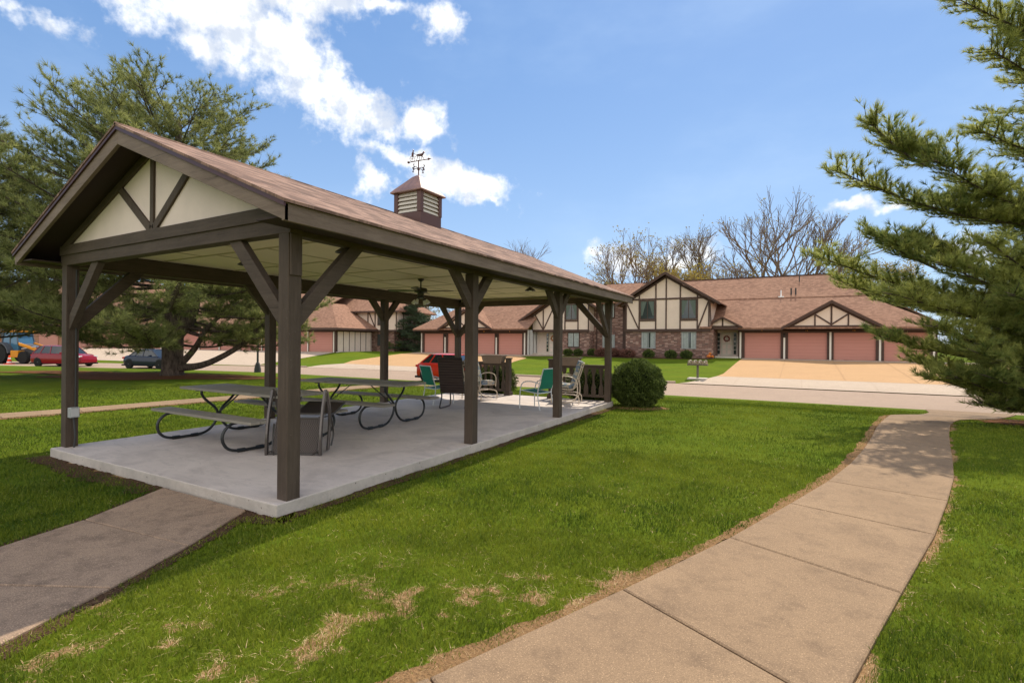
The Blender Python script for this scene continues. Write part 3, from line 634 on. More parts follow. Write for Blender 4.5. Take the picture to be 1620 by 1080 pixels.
# ceiling fan and barn lamps hang under it: things of their own
fan = thing('ceiling_fan', 'black ceiling fan with four blades and a cluster of glass lights under the pavilion ceiling', 'ceiling fan', (CX, PL/2+.1, 2.782))
FX, FY = CX, PL/2+.1
MB().lathe([(.065,0),(.065,-.02),(.03,-.05),(.014,-.06),(.014,-.17),(.05,-.18),(.12,-.19),(.135,-.23),(.13,-.27),(.07,-.29),(.06,-.34),(.085,-.36),(.085,-.38),(.02,-.40)], (FX, FY, 2.78), 24).build('motor', lamp_bk, fan, smooth=True)
for k in range(4):
    a = R(28+90*k); d = Vector((math.cos(a), math.sin(a), 0)); n = Vector((-d.y, d.x, 0)); c = Vector((FX, FY, 2.545))
    b = MB(); b.loft([[c+d*r_+n*w_+UP*.012*w_/.07, c+d*r_-n*w_-UP*.012*w_/.07, c+d*r_-n*w_-UP*(.012*w_/.07+.008), c+d*r_+n*w_+UP*(.012*w_/.07-.008)] for r_, w_ in ((.12,.03),(.2,.05),(.35,.066),(.6,.072),(.66,.05))]); b.build('blade', lamp_bk, fan)
for k in range(4):
    a = R(10+90*k); d = Vector((math.cos(a), math.sin(a), 0)); c = Vector((FX, FY, 2.40))
    b = MB(); b.tube([c+d*.04, c+d*.11-UP*.03, c+d*.13-UP*.05], .014, 6); o = b.build('lamp_arm', lamp_bk, fan)
    MB().tube([c+d*.125-UP*.045, c+d*.15-UP*.075, c+d*.175-UP*.115], [.022, .034, .044], 10).build('lamp_shade', bulb_m, fan, smooth=True)
lamps = [((-.72, 6.45), 'right of the ceiling fan at the far end'), ((-2.55, 6.75), 'just behind the blades of the ceiling fan'), ((-.62, 1.25), 'beside the near right knee brace'), ((-2.75, 1.35), 'glimpsed behind the long front knee brace')]
lamp0 = None
for (x, y), wh in lamps:
    lab = 'small barn lamp, '+wh
    if lamp0 is None:
        lamp0 = thing('barn_lamp', lab, 'ceiling lamp', (x, y, 2.782), 0, 'barn lamps under the pavilion ceiling')
        MB().lathe([(.05,0),(.05,-.02),(.025,-.03),(.03,-.09),(.055,-.11),(.115,-.155),(.118,-.165),(.105,-.16),(.04,-.115),(.001,-.11)], (x, y, 2.782), 20).build('shade', lamp_bk, lamp0, smooth=True)
        MB().lathe([(.001,-.18),(.03,-.17),(.035,-.15),(.02,-.12)], (x, y, 2.782), 12).build('bulb', bulb_m, lamp0, smooth=True)
    else: dup(lamp0, (x, y, 2.782), 0, lab)
ob = thing('outlet_box', 'grey weatherproof electrical box with cable strapped to the near left pavilion post', 'electrical box', (-4.6, -.01, .49))
MB().box(-4.645, -4.575, .0, .10, .43, .56).xf(Matrix.Translation((.0, 0, 0))).build('box', galv, None).parent = None
o = bpy.data.objects['box']; bpy.data.objects.remove(o)
MB().box(-4.642, -4.555, -.055, .055, .42, .56).build('box', galv, ob, bev=.006)
MB().box(-4.556, -4.548, -.045, .045, .435, .545).build('lid', mat('box_lid', col=(.5,.5,.5)), ob, bev=.003)
MB().tube(smooth_pts([(-4.62, .03, 2.5), (-4.625, .03, .56)], 2), .011, 6).build('conduit', pipe_d, ob)
MB().tube(smooth_pts([(-4.60, .0, .42), (-4.57, .0, .3), (-4.545, .0, .15), (-4.58, .0, .005)], 6), .013, 8).build('conduit', pipe_d, ob)

# ------------------------------------------------------------------ railings, planters
rail_top_m = wood_x
def railing(xa, xb, label, posts):
    t = thing('railing', label, 'railing', ((xa+xb)/2, PL, 0), 0, 'railings at the far end of the slab')
    MB().box(xa, xb, PL-.055, PL+.055, .90, .94).build('top_rail', wood_x, t, bev=.004)
    MB().box(xa, xb, PL-.02, PL+.02, .835, .90).build('top_rail', wood_x, t); MB().box(xa, xb, PL-.025, PL+.025, .10, .16).build('bottom_rail', wood_x, t, bev=.003)
    n = int((xb-xa)/.20)
    for k in range(n):
        c = xa+(k+.5)*(xb-xa)/n; hw = .06; nw = .028
        half = [(hw,.16),(hw,.33),(hw*.85,.37),(nw,.44),(nw,.66),(hw*.8,.73),(hw,.76),(hw,.835)]
        MB().prism([(c+a, z) for a, z in half]+[(c-a, z) for a, z in reversed(half)], PL-.014, PL+.014, 1).build('baluster', wood_z, t)
    for px in posts:
        MB().box(px-.065, px+.065, PL-.065, PL+.065, .001, 1.03).build('newel_post', wood_z, t, bev=.004)
        b = MB(); b.box(px-.085, px+.085, PL-.085, PL+.085, 1.03, 1.07); b.box(px-.095, px+.095, PL-.095, PL+.095, .001, .10); b.build('post_trim', wood_z, t, bev=.006)
    return t
railing(-1.53, -.08, 'dark brown railing with cut baluster boards beside the round bush', [-1.6])
railing(-4.63, -3.02, 'dark brown railing with cut baluster boards behind the striped high back chair', [-2.95])
def planter(x, label):
    t = thing('planter_box', label, 'planter', (x, PL, .94), 0, 'planters on the railings')
    out = [(-.36,1.10),(.36,1.10),(.36,1.125),(-.36,1.125)]
    b = MB(); b.loft([[(x-a, PL-c, z), (x+a, PL-c, z), (x+a, PL+c, z), (x-a, PL+c, z)] for a, c, z in ((.28,.10,.90),(.30,.11,.93),(.345,.125,1.10),(.37,.14,1.105),(.37,.14,1.13),(.34,.12,1.13),(.33,.115,1.07))]); b.build('box', planter_m, t)
    MB().box(x-.33, x+.33, PL-.115, PL+.115, 1.06, 1.075).build('soil', soil_m, t)
    return t
planter(-3.45, 'brown plastic planter box straddling the left railing'); planter(-1.12, 'brown plastic planter box on the right railing above the cushioned glider')

# ------------------------------------------------------------------ picnic tables
def make_table(label):
    t = thing('picnic_table', label, 'picnic table', (0,0,0), 0, 'picnic tables on the slab')
    LL = 2.6
    b = MB()
    for k in range(4): b.box(-LL/2, LL/2, -.385+k*.1935, -.385+k*.1935+.188, .725, .763)
    b.build('tabletop', plank_m, t, bev=.004)
    for s in (-1, 1):
        ys = (-.80, -.52) if s < 0 else (.52, .80); b = MB()
        b.box(-LL/2, LL/2, ys[0], ys[0]+.137, .415, .452); b.box(-LL/2, LL/2, ys[0]+.142, ys[1], .415, .452); b.build('bench', plank_m, t, bev=.004)
    for X in (-.85, .85):
        for s in (-1, 1):
            pts = [(X, s*.27, .715), (X, s*.275, .66), (X, s*.22, .57), (X, s*.07, .43), (X, s*.022, .34), (X, s*.05, .2), (X, s*.16, .075), (X, s*.30, .026), (X, s*.50, .022), (X, s*.70, .026), (X, s*.84, .075), (X, s*.91, .19), (X, s*.89, .31), (X, s*.79, .395), (X, s*.66, .408)]
            lg = MB().tube(smooth_pts(pts, 4), .0205, 10).build('leg', steel_bk, t, smooth=True)
            MB().tube([(X, s*.33, .0245), (X, s*.43, .0235)], .030, 8).build('clamp', steel_bk, lg); MB().tube([(X, s*.60, .0235), (X, s*.70, .026)], .030, 8).build('clamp', steel_bk, lg)
        MB().box(X-.02, X+.02, -.36, .36, .708, .724).build('cross_bar', steel_bk, t)
        MB().beam((X, 0, .33), (X*.25, 0, .71), .03, .006, (0,0,1)).build('diagonal_brace', steel_bk, t)
    return t
t1 = make_table('long grey board picnic table nearest the front, beside the overturned sling chair'); t1.location = (-3.17, 1.70, .001); t1.rotation_euler = (0,0,R(-1.5))
t2 = dup(t1, (-2.98, 3.84, .001), R(3.2), 'second grey board picnic table, further back between the left posts'); t2.scale = (.95, 1, 1)

# ------------------------------------------------------------------ chairs
def green_chair(label, loc, rz):
    t = thing('patio_chair', label, 'chair', (0,0,0), 0, 'green sling chairs with white frames')
    for s in (-1, 1):
        x = s*.28
        MB().tube(smooth_pts([(x, .27, .012), (x, .265, .35), (x, .22, .56), (x, .10, .635), (x, -.10, .64), (x*.95, -.27, .60)], 6), .0125, 8).build('leg', white_metal, t, smooth=True)
        MB().tube(smooth_pts([(x, -.30, .012), (x*.93, -.22, .36), (x*.93, -.27, .60), (x*.93, -.37, .93)], 6), .0125, 8).build('leg', white_metal, t, smooth=True)
    b = MB()
    for y, z in ((.24, .43), (-.22, .38)): b.tube([(-.26, y, z), (.26, y, z)], .011, 8)
    b.tube([(-.26, -.37, .93), (.26, -.37, .93)], .0125, 8)
    b.tube([(-.25, .24, .43), (-.25, -.22, .38)], .011, 8); b.tube([(.25, .24, .43), (.25, -.22, .38)], .011, 8); b.build('frame', white_metal, t, smooth=True)
    b = MB(); R0 = [[(-.25, y, z), (.25, y, z), (.25, y, z-.006), (-.25, y, z-.006)] for y, z in ((.25,.437),(.1,.405),(-.1,.385),(-.2,.39))]; b.loft(R0); b.build('seat', green_sl, t)
    b = MB(); b.loft([[(-.245, y, z), (.245, y, z), (.245, y-.008, z), (-.245, y-.008, z)] for y, z in ((-.235,.47),(-.285,.6),(-.325,.78),(-.365,.92))]); b.build('backrest', green_sl, t)
    t.location = loc; t.rotation_euler = (0,0,rz); return t
gc = green_chair('green mesh patio chair with white frame in the gap between the railings', (-.93, 7.22, .001), R(80))
dup(gc, (-3.42, 6.80, .001), R(-22), 'green mesh patio chair with white frame beside the dark high back chair')
# dark high back rocker, seen from behind
t = thing('rocking_chair', 'dark brown high back sling chair seen from behind, left of the second right post', 'chair', (-2.56, 6.40, .001), R(14))
def P_(o): return o
for s in (-1, 1):
    x = s*.30; MB().tube(smooth_pts([(x*.93, -.28, .40), (x, -.20, .26), (x, -.31, .04), (x, -.15, .014), (x, .15, .014), (x, .32, .05), (x, .30, .35), (x, .2, .58), (x, -.05, .60), (x*.93, -.36, .62)], 6), .016, 8).build('leg', bronze, t, smooth=True, world=False)
    MB().tube(smooth_pts([(x*.93, .25, .42), (x*.93, -.24, .38), (x*.93, -.32, .5), (x*.93, -.48, 1.16)], 6), .015, 8).build('frame', bronze, t, smooth=True, world=False)
MB().tube([(-.28, -.48, 1.16), (.28, -.48, 1.16)], .017, 8).build('top_bar', bronze, t, world=False)

b = MB(); b.loft([[(-.275, y, z), (.275, y, z), (.275, y-.012, z), (-.275, y-.012, z)] for y, z in ((-.30,.40),(-.345,.55),(-.40,.80),(-.475,1.16))]); b.build('backrest', sling_back, t, world=False)
b = MB(); b.loft([[(-.27, y, z), (.27, y, z), (.27, y, z-.012), (-.27, y, z-.012)] for y, z in ((.25,.43),(0,.385),(-.2,.36),(-.31,.40))]); b.build('seat', sling_back, t, world=False)
# overturned sling chair standing on its arms beside the near post
t = thing('overturned_chair', 'overturned bronze sling chair with bowed side tubes and woven panel behind the near right post', 'chair', (-1.62, 1.38, .001), R(28))
for s in (-1, 1):
    x = s*.36
    MB().loft([[(x-.016, p.y-.028, p.z), (x+.016, p.y-.028, p.z), (x+.016, p.y+.028, p.z), (x-.016, p.y+.028, p.z)] for p in smooth_pts([(0, -.15, .0), (0, -.14, .28), (0, -.07, .62), (0, .02, .86)], 6)]).build('side_tube', bronze_hi, t, world=False, bev=.006)
    MB().loft([[(x-.016, p.y-.028, p.z), (x+.016, p.y-.028, p.z), (x+.016, p.y+.028, p.z), (x-.016, p.y+.028, p.z)] for p in smooth_pts([(0, .055, .84), (0, .15, .62), (0, .17, .35), (0, .11, .02)], 6)]).build('side_tube', bronze_hi, t, world=False, bev=.006)
    MB().tube(smooth_pts([(x*.9, -.02, .40), (x*.92, -.04, .2), (x*.86, -.10, .015)], 5), .012, 8).build('rail', bronze, t, world=False)
    MB().tube(smooth_pts([(x*.96, -.14, .03), (x*.85, -.13, .045), (x*.7, -.17, .012)], 4), .010, 6).build('foot', bronze, t, world=False)
b = MB(); b.loft([[(-.30, y, z), (.30, y, z), (.30, y+.01, z), (-.30, y+.01, z)] for y, z in ((-.12,.02),(-.07,.22),(-.03,.40),(.02,.47))]); b.build('seat', sling_weave, t, world=False)
b = MB(); b.loft([[(-.27, y, z), (.27, y, z), (.27, y, z-.012), (-.27, y, z-.012)] for y, z in ((.30,.50),(.55,.47),(.80,.52),(1.0,.57))]); b.build('backrest', sling_dk, t, world=False)
MB().tube([(-.30, .02, .47), (.30, .02, .47)], .0125, 8).build('seat_bar', bronze, t, world=False)
MB().tube([(-.35, .06, .52), (.35, .06, .52)], .0125, 8).build('arm_bar', bronze, t, world=False)
for p0, p1 in (((-.33, -.14, .02), (.33, -.14, .02)), ((-.27, 1.0, .57), (.27, 1.0, .57))): MB().tube([p0, p1], .0125, 8).build('cross_bar', bronze, t, world=False)
for s in (-1, 1): MB().tube(smooth_pts([(s*.28, .04, .48), (s*.28, .5, .46), (s*.28, 1.0, .57)], 5), .013, 8).build('back_tube', bronze, t, world=False, smooth=True)
for s in (-1, 1): MB().tube(smooth_pts([(s*.28, .42, .46), (s*.29, .5, .2), (s*.29, .42, .02)], 5), .013, 8).build('leg', bronze, t, world=False, smooth=True)
# cushioned gliders
def glider(label, loc, rz):
    t = thing('glider_chair', label, 'chair', (0,0,0), 0, 'beige glider chairs by the railings')
    for s in (-1, 1):
        x = s*.31
        MB().tube(smooth_pts([(x, .30, .012), (x, .30, .18), (x, .18, .24), (x, -.22, .24), (x, -.36, .18), (x, -.38, .012)], 6), .014, 8).build('base_rail', beige_metal, t, smooth=True)
        MB().tube(smooth_pts([(x*.96, .26, .34), (x*.98, .26, .58), (x*.98, .14, .68), (x*.98, -.12, .68), (x*.96, -.30, .58), (x*.96, -.33, .24), (x, -.20, .06), (x, .12, .03)], 6), .014, 8).build('arm', beige_metal, t, smooth=True)
        MB().tube(smooth_pts([(x*.9, .28, .40), (x*.9, -.20, .36), (x*.9, -.30, .55), (x*.9, -.45, 1.0)], 6), .014, 8).build('seat_tube', beige_metal, t, smooth=True)
    for yz, r_ in (((-.45, 1.0), .014), ((-.42, .9), .010), ((0, .24), .012)): MB().tube([(-.29, *yz), (.29, *yz)], r_, 8).build('cross_bar', beige_metal, t)
    def pad(pts, wd, th):
        rings = []
        for (y, z, ny, nz) in pts:
            ring = []
            for k in range(12):
                a = 2*math.pi*k/12; cx_ = math.copysign(abs(math.cos(a))**.4, math.cos(a))*wd; q = math.copysign(abs(math.sin(a))**.7, math.sin(a))*th*(1+.12*math.sin(k*2+y*9))
                ring.append((cx_, y+ny*q, z+nz*q))
            rings.append(ring)
        return MB().loft(rings)
    pad([(.27,.45,.3,.9),(.2,.46,0,1),(0,.44,0,1),(-.18,.43,.2,1)], .26, .06).build('seat_cushion', cushion_m, t, smooth=True)
    pad([(-.20,.44,.9,.3),(-.22,.55,1,.2),(-.27,.72,1,.25),(-.33,.90,1,.25),(-.38,1.05,.9,.3)], .25, .065).build('back_cushion', cushion_m, t, smooth=True)
    t.location = loc; t.rotation_euler = (0,0,rz); return t
gl = glider('beige glider chair with patterned blue cushion in front of the right railing', (-.86, 8.7, .001), R(106))
dup(gl, (-3.05, 8.15, .001), R(-100), 'beige glider chair mostly hidden behind the second right post')

# ------------------------------------------------------------------ mailboxes
mx, my = -.9, 28.2; mz = zt(mx, my)
t = thing('mailbox_stand', 'four grey mailboxes on one steel post beside the street', 'mailboxes', (mx, my, mz))
MB().box(mx-.52, mx+.52, my-.42, my+.35, mz-.02, mz+.075).build('pad', stone_w, t, bev=.01)
MB().box(mx-.055, mx+.055, my-.055, my+.055, mz+.07, mz+.82).build('post', steel_bk if False else mat('grey_post', col=(.13,.115,.09)), t)
MB().box(mx-.56, mx+.56, my-.2, my+.2, mz+.80, mz+.885).build('shelf', MATS['grey_post'], t)
mbm = mat('mailbox_tin', col=(.27, .235, .17), rough=.35, metal=.5)
for k in range(4):
    x = mx-.42+.28*k; prof = [(-.10,0),(.10,0)]+[(.10*math.cos(a), .13+.10*math.sin(a)) for a in np.linspace(0, math.pi, 9)]
    o = MB().prism([(x+a, mz+.887+z) for a, z in prof], my-.26, my+.20, 1).build('mailbox', mbm, t, bev=.004)
    MB().lathe([(.001,-.01),(.03,-.006),(.03,.006),(.001,.01)], (0,0,0), 10).xf(Matrix.Translation((x, my-.27, mz+.887+.14)) @ Matrix.Rotation(R(90), 4, 'X')).build('number_plate', white_strip, o)
# street lamp post by the left kerb
lp = Vector((-28.2, 18.9, -.70)); lp.z = zt(lp.x, lp.y)
t = thing('street_lamp', 'slim dark lamp post at the street edge seen between the pine and the left posts', 'lamp post', lp)
MB().lathe([(.22,0),(.21,.25),(.14,.55),(.13,.62),(.085,.66),(.075,.7)], lp, 12).build('base', pipe_d, t, smooth=True)
MB().tube([lp+UP*.6, lp+UP*4.2], [.07, .055], 10).build('pole', pipe_d, t, smooth=True)
MB().lathe([(.06,0),(.2,.08),(.22,.5),(.28,.52),(.05,.75),(.02,.82)], lp+UP*4.2, 10).build('lantern', lamp_bk, t)

# ------------------------------------------------------------------ the condominium building across the street
SH = .6; GZ = .26
A = thing('condominium_building', 'long half timbered brick condominium with salmon garage doors and brown shingle roofs across the street', 'building', (-8, 46, 0))
def part(b, name, m, parent=A, **k): return b.build(name, m, parent, **k)
def trimbar(parent, x0, x1, z0, z1, y, d=.05, m=None): part(MB().box(x0, x1, y-d, y, z0, z1), 'timber_trim', m or trim, parent)
def diag(parent, p0, p1, y, wd=.11): part(MB().beam((p0[0], y-.026, p0[1]), (p1[0], y-.026, p1[1]), wd, .045, (0,1,0)), 'timber_trim', trim, parent)
def window(parent, x0, x1, z0, z1, y, style='dark', grid=True):
    fr = MB()
    for (a, b_, c, d) in ((x0-.07, x1+.07, z1, z1+.07), (x0-.07, x1+.07, z0-.07, z0), (x0-.07, x0, z0, z1), (x1, x1+.07, z0, z1)): fr.box(a, b_, y-.07, y+.02, c, d)
    xm = (x0+x1)/2; fr.box(xm-.025, xm+.025, y-.05, y+.02, z0, z1)
    o = part(fr, 'window', trim if style != 'grey' else mat('grey_frame', col=(.30,.31,.31)), parent)
    MB().box(x0, x1, y-.035, y-.028, z0, z1).build('pane', glass_m, o)
    # curtains hang inside, drawn to the sides
    b = MB(); yy = y-.026; n = 10
    if style == 'dark':
        for sg, xa in ((1, x0), (-1, x1)):
            L = (x1-x0)*.42; prof = []
            b.add([(xa, yy-.03, z1), (xa+sg*L, yy-.03, z1), (xa+sg*L*.28, yy-.03, z0+.3), (xa, yy-.03, z0+.25)], [(0,1,2,3)])
            b.v = [(v[0], y-.0385, v[2]) for v in b.v]
        b.build('curtain', mat('curtain_lace', col=(.10,.13,.11)), o)
    else:
        for k in range(9):
            xa = x0+(x1-x0)*(k/9); xb = x0+(x1-x0)*((k+.8)/9)
            if style == 'grey' and k in (4, 5): continue
            b.add([(xa, y-.0385, z0), (xb, y-.0385, z0), (xb, y-.0385, z1), (xa, y-.0385, z1)], [(0,1,2,3)])
        b.build('curtain', curtain_m, o)
    return o
def number(parent, txt, x, z, y, h=.22):
    cu = bpy.data.curves.new('house_number', 'FONT'); cu.body = txt; cu.size = h; cu.extrude = .01; cu.align_x = 'CENTER'
    o = bpy.data.objects.new('tmp', cu); COL.objects.link(o); dg = bpy.context.evaluated_depsgraph_get(); me = bpy.data.meshes.new_from_object(o.evaluated_get(dg)); bpy.data.objects.remove(o)
    M = Matrix.Translation(Vector((x, y, z))-parent_off(parent)) @ Matrix.Rotation(R(90), 4, 'X'); me.transform(M)
    me.materials.clear(); me.materials.append(mat('brass_number', col=(.75, .33, .04), rough=.4)); q = bpy.data.objects.new('house_number', me); COL.objects.link(q); q.parent = parent
def carriage_lamp(parent, x, z, y):
    b = MB(); b.lathe([(.03,0),(.07,.03),(.085,.2),(.10,.21),(.02,.30)], (x, y-.14, z), 8); b.box(x-.03, x+.03, y-.14, y, z+.12, z+.16); part(b, 'wall_lamp', lamp_bk, parent)
def garage_wing(parent, Y, z0, doors, xl, xr, nums, gable=None, lamps_at=(), dep=7):
    # wall split into header, jambs and piers so the doors sit in real openings
    top = 2.72; dz = z0+2.15
    part(MB().box(xl, xr, Y, Y+.2, dz, top), 'header', trim, parent)
    edges = [xl]+[e for d in doors for e in d]+[xr]
    for i in range(0, len(edges), 2): part(MB().box(edges[i], edges[i+1], Y, Y+.2, z0-.3, dz), 'pier', trim, parent)
    for i, (a, c) in enumerate(doors):
        part(MB().box(a, c, Y+.12, Y+.16, z0, dz), 'garage_door', gdoor_m, parent)
        if nums and nums[i]: number(parent, nums[i], (a+c)/2-.05, dz+.14, Y-.01)
    for i, e in enumerate([(edges[k]+edges[k+1])/2 for k in range(0, len(edges), 2)]):
        xx = e if 0 < i < len(doors) else (doors[0][0]-.32 if i == 0 else doors[-1][1]+.3)
        hgt = (1.75 if i in lamps_at else 2.2); part(MB().box(xx-.065, xx+.065, Y-.05, Y-.002, z0-.02, z0+hgt), 'pilaster', white_strip, parent)
        if i in lamps_at: carriage_lamp(parent, xx, z0+hgt+.02, Y)
def slope(parent, pts, th=.12, m=None, name='roof'):     # a roof plane given by its outline, given thickness downwards
    b = MB(); n = len(pts); vs = [Vector(p) for p in pts]+[Vector(p)-UP*th for p in pts]
    b.add(vs, [tuple(range(n)), tuple(range(2*n-1, n-1, -1))]+[(i, i+n, (i+1) % n+n, (i+1) % n) for i in range(n)]); return part(b, name, m or shingle_h, parent)
# right garage wing
RD = [(.22, 2.92), (3.46, 6.17), (6.62, 9.34), (9.84, 12.5)]
garage_wing(A, 44.2, .27, RD, -.3, 13.0, ['4', '12', '16', ''], lamps_at=(1, 3))
part(MB().box(12.8, 13.0, 44.4, 58, 0, 2.7), 'side_wall', trim, A); part(MB().box(-.3, -.1, 44.4, 46, 0, 2.7), 'side_wall', trim, A)
eY, eZ = 43.4, 2.83; kY = 47.9; kZ = eZ+SH*(kY-eY); rY = 51.8; rZ = eZ+SH*(rY-eY)
part(MB().box(-2.9, 13.5, eY, eY+.03, eZ-.22, eZ-.02), 'fascia', trim, A); part(MB().box(-2.9, 13.5, eY+.03, 44.2, eZ-.14, eZ-.12), 'soffit', trim, A)
slope(A, [(-2.9, eY-.03, eZ), (13.5, eY-.03, eZ), (13.5-(kY-eY), kY, kZ), (-2.9, kY, kZ)])
slope(A, [(-14.5, kY-.02, kZ+.07), (13.5-(kY-eY), kY-.02, kZ+.07), (7.0, rY, rZ+.07), (-20, rY, rZ+.07), (-20, kY-.02, kZ+.07)])
slope(A, [(-20, rY, rZ+.07), (7.0, rY, rZ+.07), (13.5, 60.2, eZ), (-20, 60.2, eZ)])
slope(A, [(13.5, eY, eZ), (13.5, 60.2, eZ), (7.0, rY, rZ+.07)], m=shingle_hx)
part(MB().box(-20, 13, 57.5, 57.7, 0, 5), 'rear_wall', brick_m, A)
MBr = MB().beam((-20, rY, rZ+.09), (7, rY, rZ+.09), .25, .05); part(MBr, 'ridge_cap', trim, A)
# plane between the two garage wings carried down at the front (behind the gables)
slope(A, [(-13.2, 44.0, 5.35), (-9.4, 44.0, 5.35), (-9.4, kY, 5.35+(kY-44)*.55), (-13.2, kY, 5.35+(kY-44)*.55)])
def gable(parent, xc, half, zb, zp, y0, y1, face_y, panel=(0, 0), kind='fan', wallz=None):
    s = (zp-zb)/half
    for sg in (-1, 1):
        slope(parent, [(xc, y0, zp), (xc+sg*half, y0, zb), (xc+sg*half, y1, zb), (xc, y1, zp)] if sg < 0 else [(xc, y1, zp), (xc+half, y1, zb), (xc+half, y0, zb), (xc, y0, zp)], .10, shingle_hx)
        part(MB().prism([(xc, zp-.02), (xc+sg*half, zb-.02), (xc+sg*half, zb-.24), (xc, zp-.26)], y0-.03, y0+.02, 1), 'rake_board', trim, parent)
# right garage gable
gable(A, 6.42, 3.43, 2.86, 4.93, 43.15, 46.9, 43.5)
def garage_gable_face(parent, xc, half, zb, zp, y):
    part(MB().prism([(xc-half+.35, zb+.08), (xc+half-.35, zb+.08), (xc, zp-.15)], y, y+.1, 1), 'gable_panel', cream, parent)
    part(MB().box(xc-half+.1, xc+half-.1, y-.05, y+.1, zb-.25, zb+.12), 'timber_trim', trim, parent)
    s = (zp-zb)/half
    trimbar(parent, xc-.06, xc+.06, zb+.12, zp-.3, y)
    for sg in (-1, 1):
        xx = xc+sg*1.1; trimbar(parent, xx-.05, xx+.05, zb+.12, zp-s*1.1-.26, y); diag(parent, (xc+sg*.03, zb+.2), (xc+sg*1.1, zp-s*1.1-.42), y)
        x2 = xc+sg*(half-.75); b = MB().prism([(x2, zb+.1), (xc+sg*(half-.3), zb+.1), (x2, zb+.32)], y-.045, y, 1); part(b, 'timber_trim', trim, parent)
        part(MB().beam((xc, y-.02, zp-.34), (xc+sg*(half-.3), y-.02, zb-.14), .16, .04, (0,1,0)), 'timber_trim', trim, parent)
garage_gable_face(A, 6.42, 3.43, 2.86, 4.93, 43.45)
# entry between gable block and garage
part(MB().box(-2.3, -.3, 45.5, 45.6, 0, 2.75), 'entry_wall', cream_w, A); part(MB().box(-2.35, -.25, 44.0, 45.5, .1, .42), 'porch_step', stone_w, A)
for x in (-2.05, -1.75, -.8, -.5): trimbar(A, x-.01, x+.01, .45, 2.7, 45.5, .01, grey_side)
def door(parent, xc, y, z0, wreath):
    o = part(MB().box(xc-.46, xc+.46, y-.06, y-.01, z0, z0+2.05), 'door', mat('door_paint', col=(.60,.56,.48)), parent)
    b = MB()
    for zz in (.15, .62, 1.12, 1.62):
        for s in (-1, 1): b.box(xc+s*.21-.13, xc+s*.21+.13, y-.068, y-.06, z0+zz, z0+zz+(.36 if zz < 1.6 else .28))
    b.build('door_panels', cream_w, o); MB().lathe([(.001,-.03),(.03,-.01),(.03,.01),(.001,.03)], (xc+.36, y-.1, z0+1.0), 8).build('handle', mat('brass', col=(.6,.4,.12), metal=.8, rough=.3), o)
    for s in (-1, 1):
        q = part(MB().box(xc+s*.66-.10, xc+s*.66+.10, y-.05, y-.01, z0+.15, z0+2.0), 'sidelight', glass_m, parent)
        bb = MB()
        for k in range(1, 5): bb.box(xc+s*.66-.10, xc+s*.66+.10, y-.06, y-.05, z0+.15+k*.37-.02, z0+.15+k*.37+.02)
        bb.build('muntin', white_strip, q)
    b = MB(); c = Vector((xc, y-.12, z0+1.5)); b.tube([c+Vector((.21*math.cos(a), 0, .21*math.sin(a))) for a in np.linspace(0, 6.283, 25)], [.055+.02*math.sin(i*2.7) for i in range(25)], 7)
    rr = random.Random(4)
    for k in range(40):
        a = rr.uniform(0, 6.28); q = c+Vector(((.21+rr.uniform(-.07,.07))*math.cos(a), -.04, (.21+rr.uniform(-.07,.07))*math.sin(a))); b.lathe([(.001,-.03),(.03,0),(.001,.03)], q, 5)
    w_ = b.build('wreath', wreath); return tag(w_, None, None)
w1 = door(A, -1.32, 45.45, .43, mat('wreath_red', col=(.22, .05, .04), vary=.5, vs=30)); tag(w1, 'round dark red wreath hanging on the right entry door', 'wreath')
part(MB().prism([(-2.55, 3.0), (-.35, 3.0), (-1.42, 3.62)], 43.35, 43.4, 1), 'gable_panel', cream, A); trimbar(A, -1.48, -1.36, 3.0, 3.6, 43.36)
for sg in (-1, 1):
    slope(A, [(-1.42, 43.1, 3.80), (-1.42+sg*1.55, 43.1, 2.95), (-1.42+sg*1.55, 45.0, 2.95), (-1.42, 45.0, 3.80)], .06, shingle_hx); part(MB().beam((-1.42, 43.1, 3.70), (-1.42+sg*1.55, 43.1, 2.85), .14, .05, (0,1,0)), 'rake_board', trim, A)
part(MB().box(-3.1, -.2, 43.05, 43.15, 2.72, 2.90), 'fascia', trim, A)
slope(A, [(-3.15, 42.55, 2.86), (-2.2, 42.55, 2.86), (-2.2, 44.2, 3.6), (-3.15, 44.2, 3.6)], .12)
# right gabled block
Yg = 42.7; gx0, gx1 = -9.62, -2.36; gc_ = (gx0+gx1)/2; gs = .62
part(MB().box(gx0, -2.1, Yg+.10, Yg+.3, -.2, 2.66), 'brick_wall', brick_m, A); part(MB().box(gx1+.1, -2.1, Yg+.3, 46, -.2, 2.66), 'brick_wall', brick_m, A); part(MB().box(gx0, gx0+.2, Yg+.3, 44.5, -.2, 2.66), 'brick_wall', brick_m, A)
zpk = 7.74; zw = zpk-.32-gs*(gx1-gc_)
part(MB().prism([(gx0, 2.66), (gx1, 2.66), (gx1, zw+.05), (gc_, zpk-.3), (gx0, zw+.05)], Yg, Yg+.1, 1), 'upper_wall', cream, A)
part(MB().box(gx1-.1, gx1, Yg+.1, 48, 2.66, zw), 'side_wall', cream, A); part(MB().box(gx0, gx0+.1, Yg+.1, 47, 2.66, zw), 'side_wall', cream, A)
gable(A, gc_, 4.5, zpk-gs*4.5, zpk, 42.15, 51.0, Yg)
for x in (-8.36, -6.88, -5.98, -4.78, -3.36): 
    zt_ = zpk-.35-gs*abs(x-gc_); trimbar(A, x-.055, x+.055, 2.7, zt_, Yg)
for x in (gx0+.06, gx1-.06): trimbar(A, x-.06, x+.06, 2.7, zw, Yg)
trimbar(A, gx0-.0, gx1, 5.32, 5.46, Yg, .055); trimbar(A, gx0-.05, gx1+.05, 2.5, 2.74, Yg, .07)
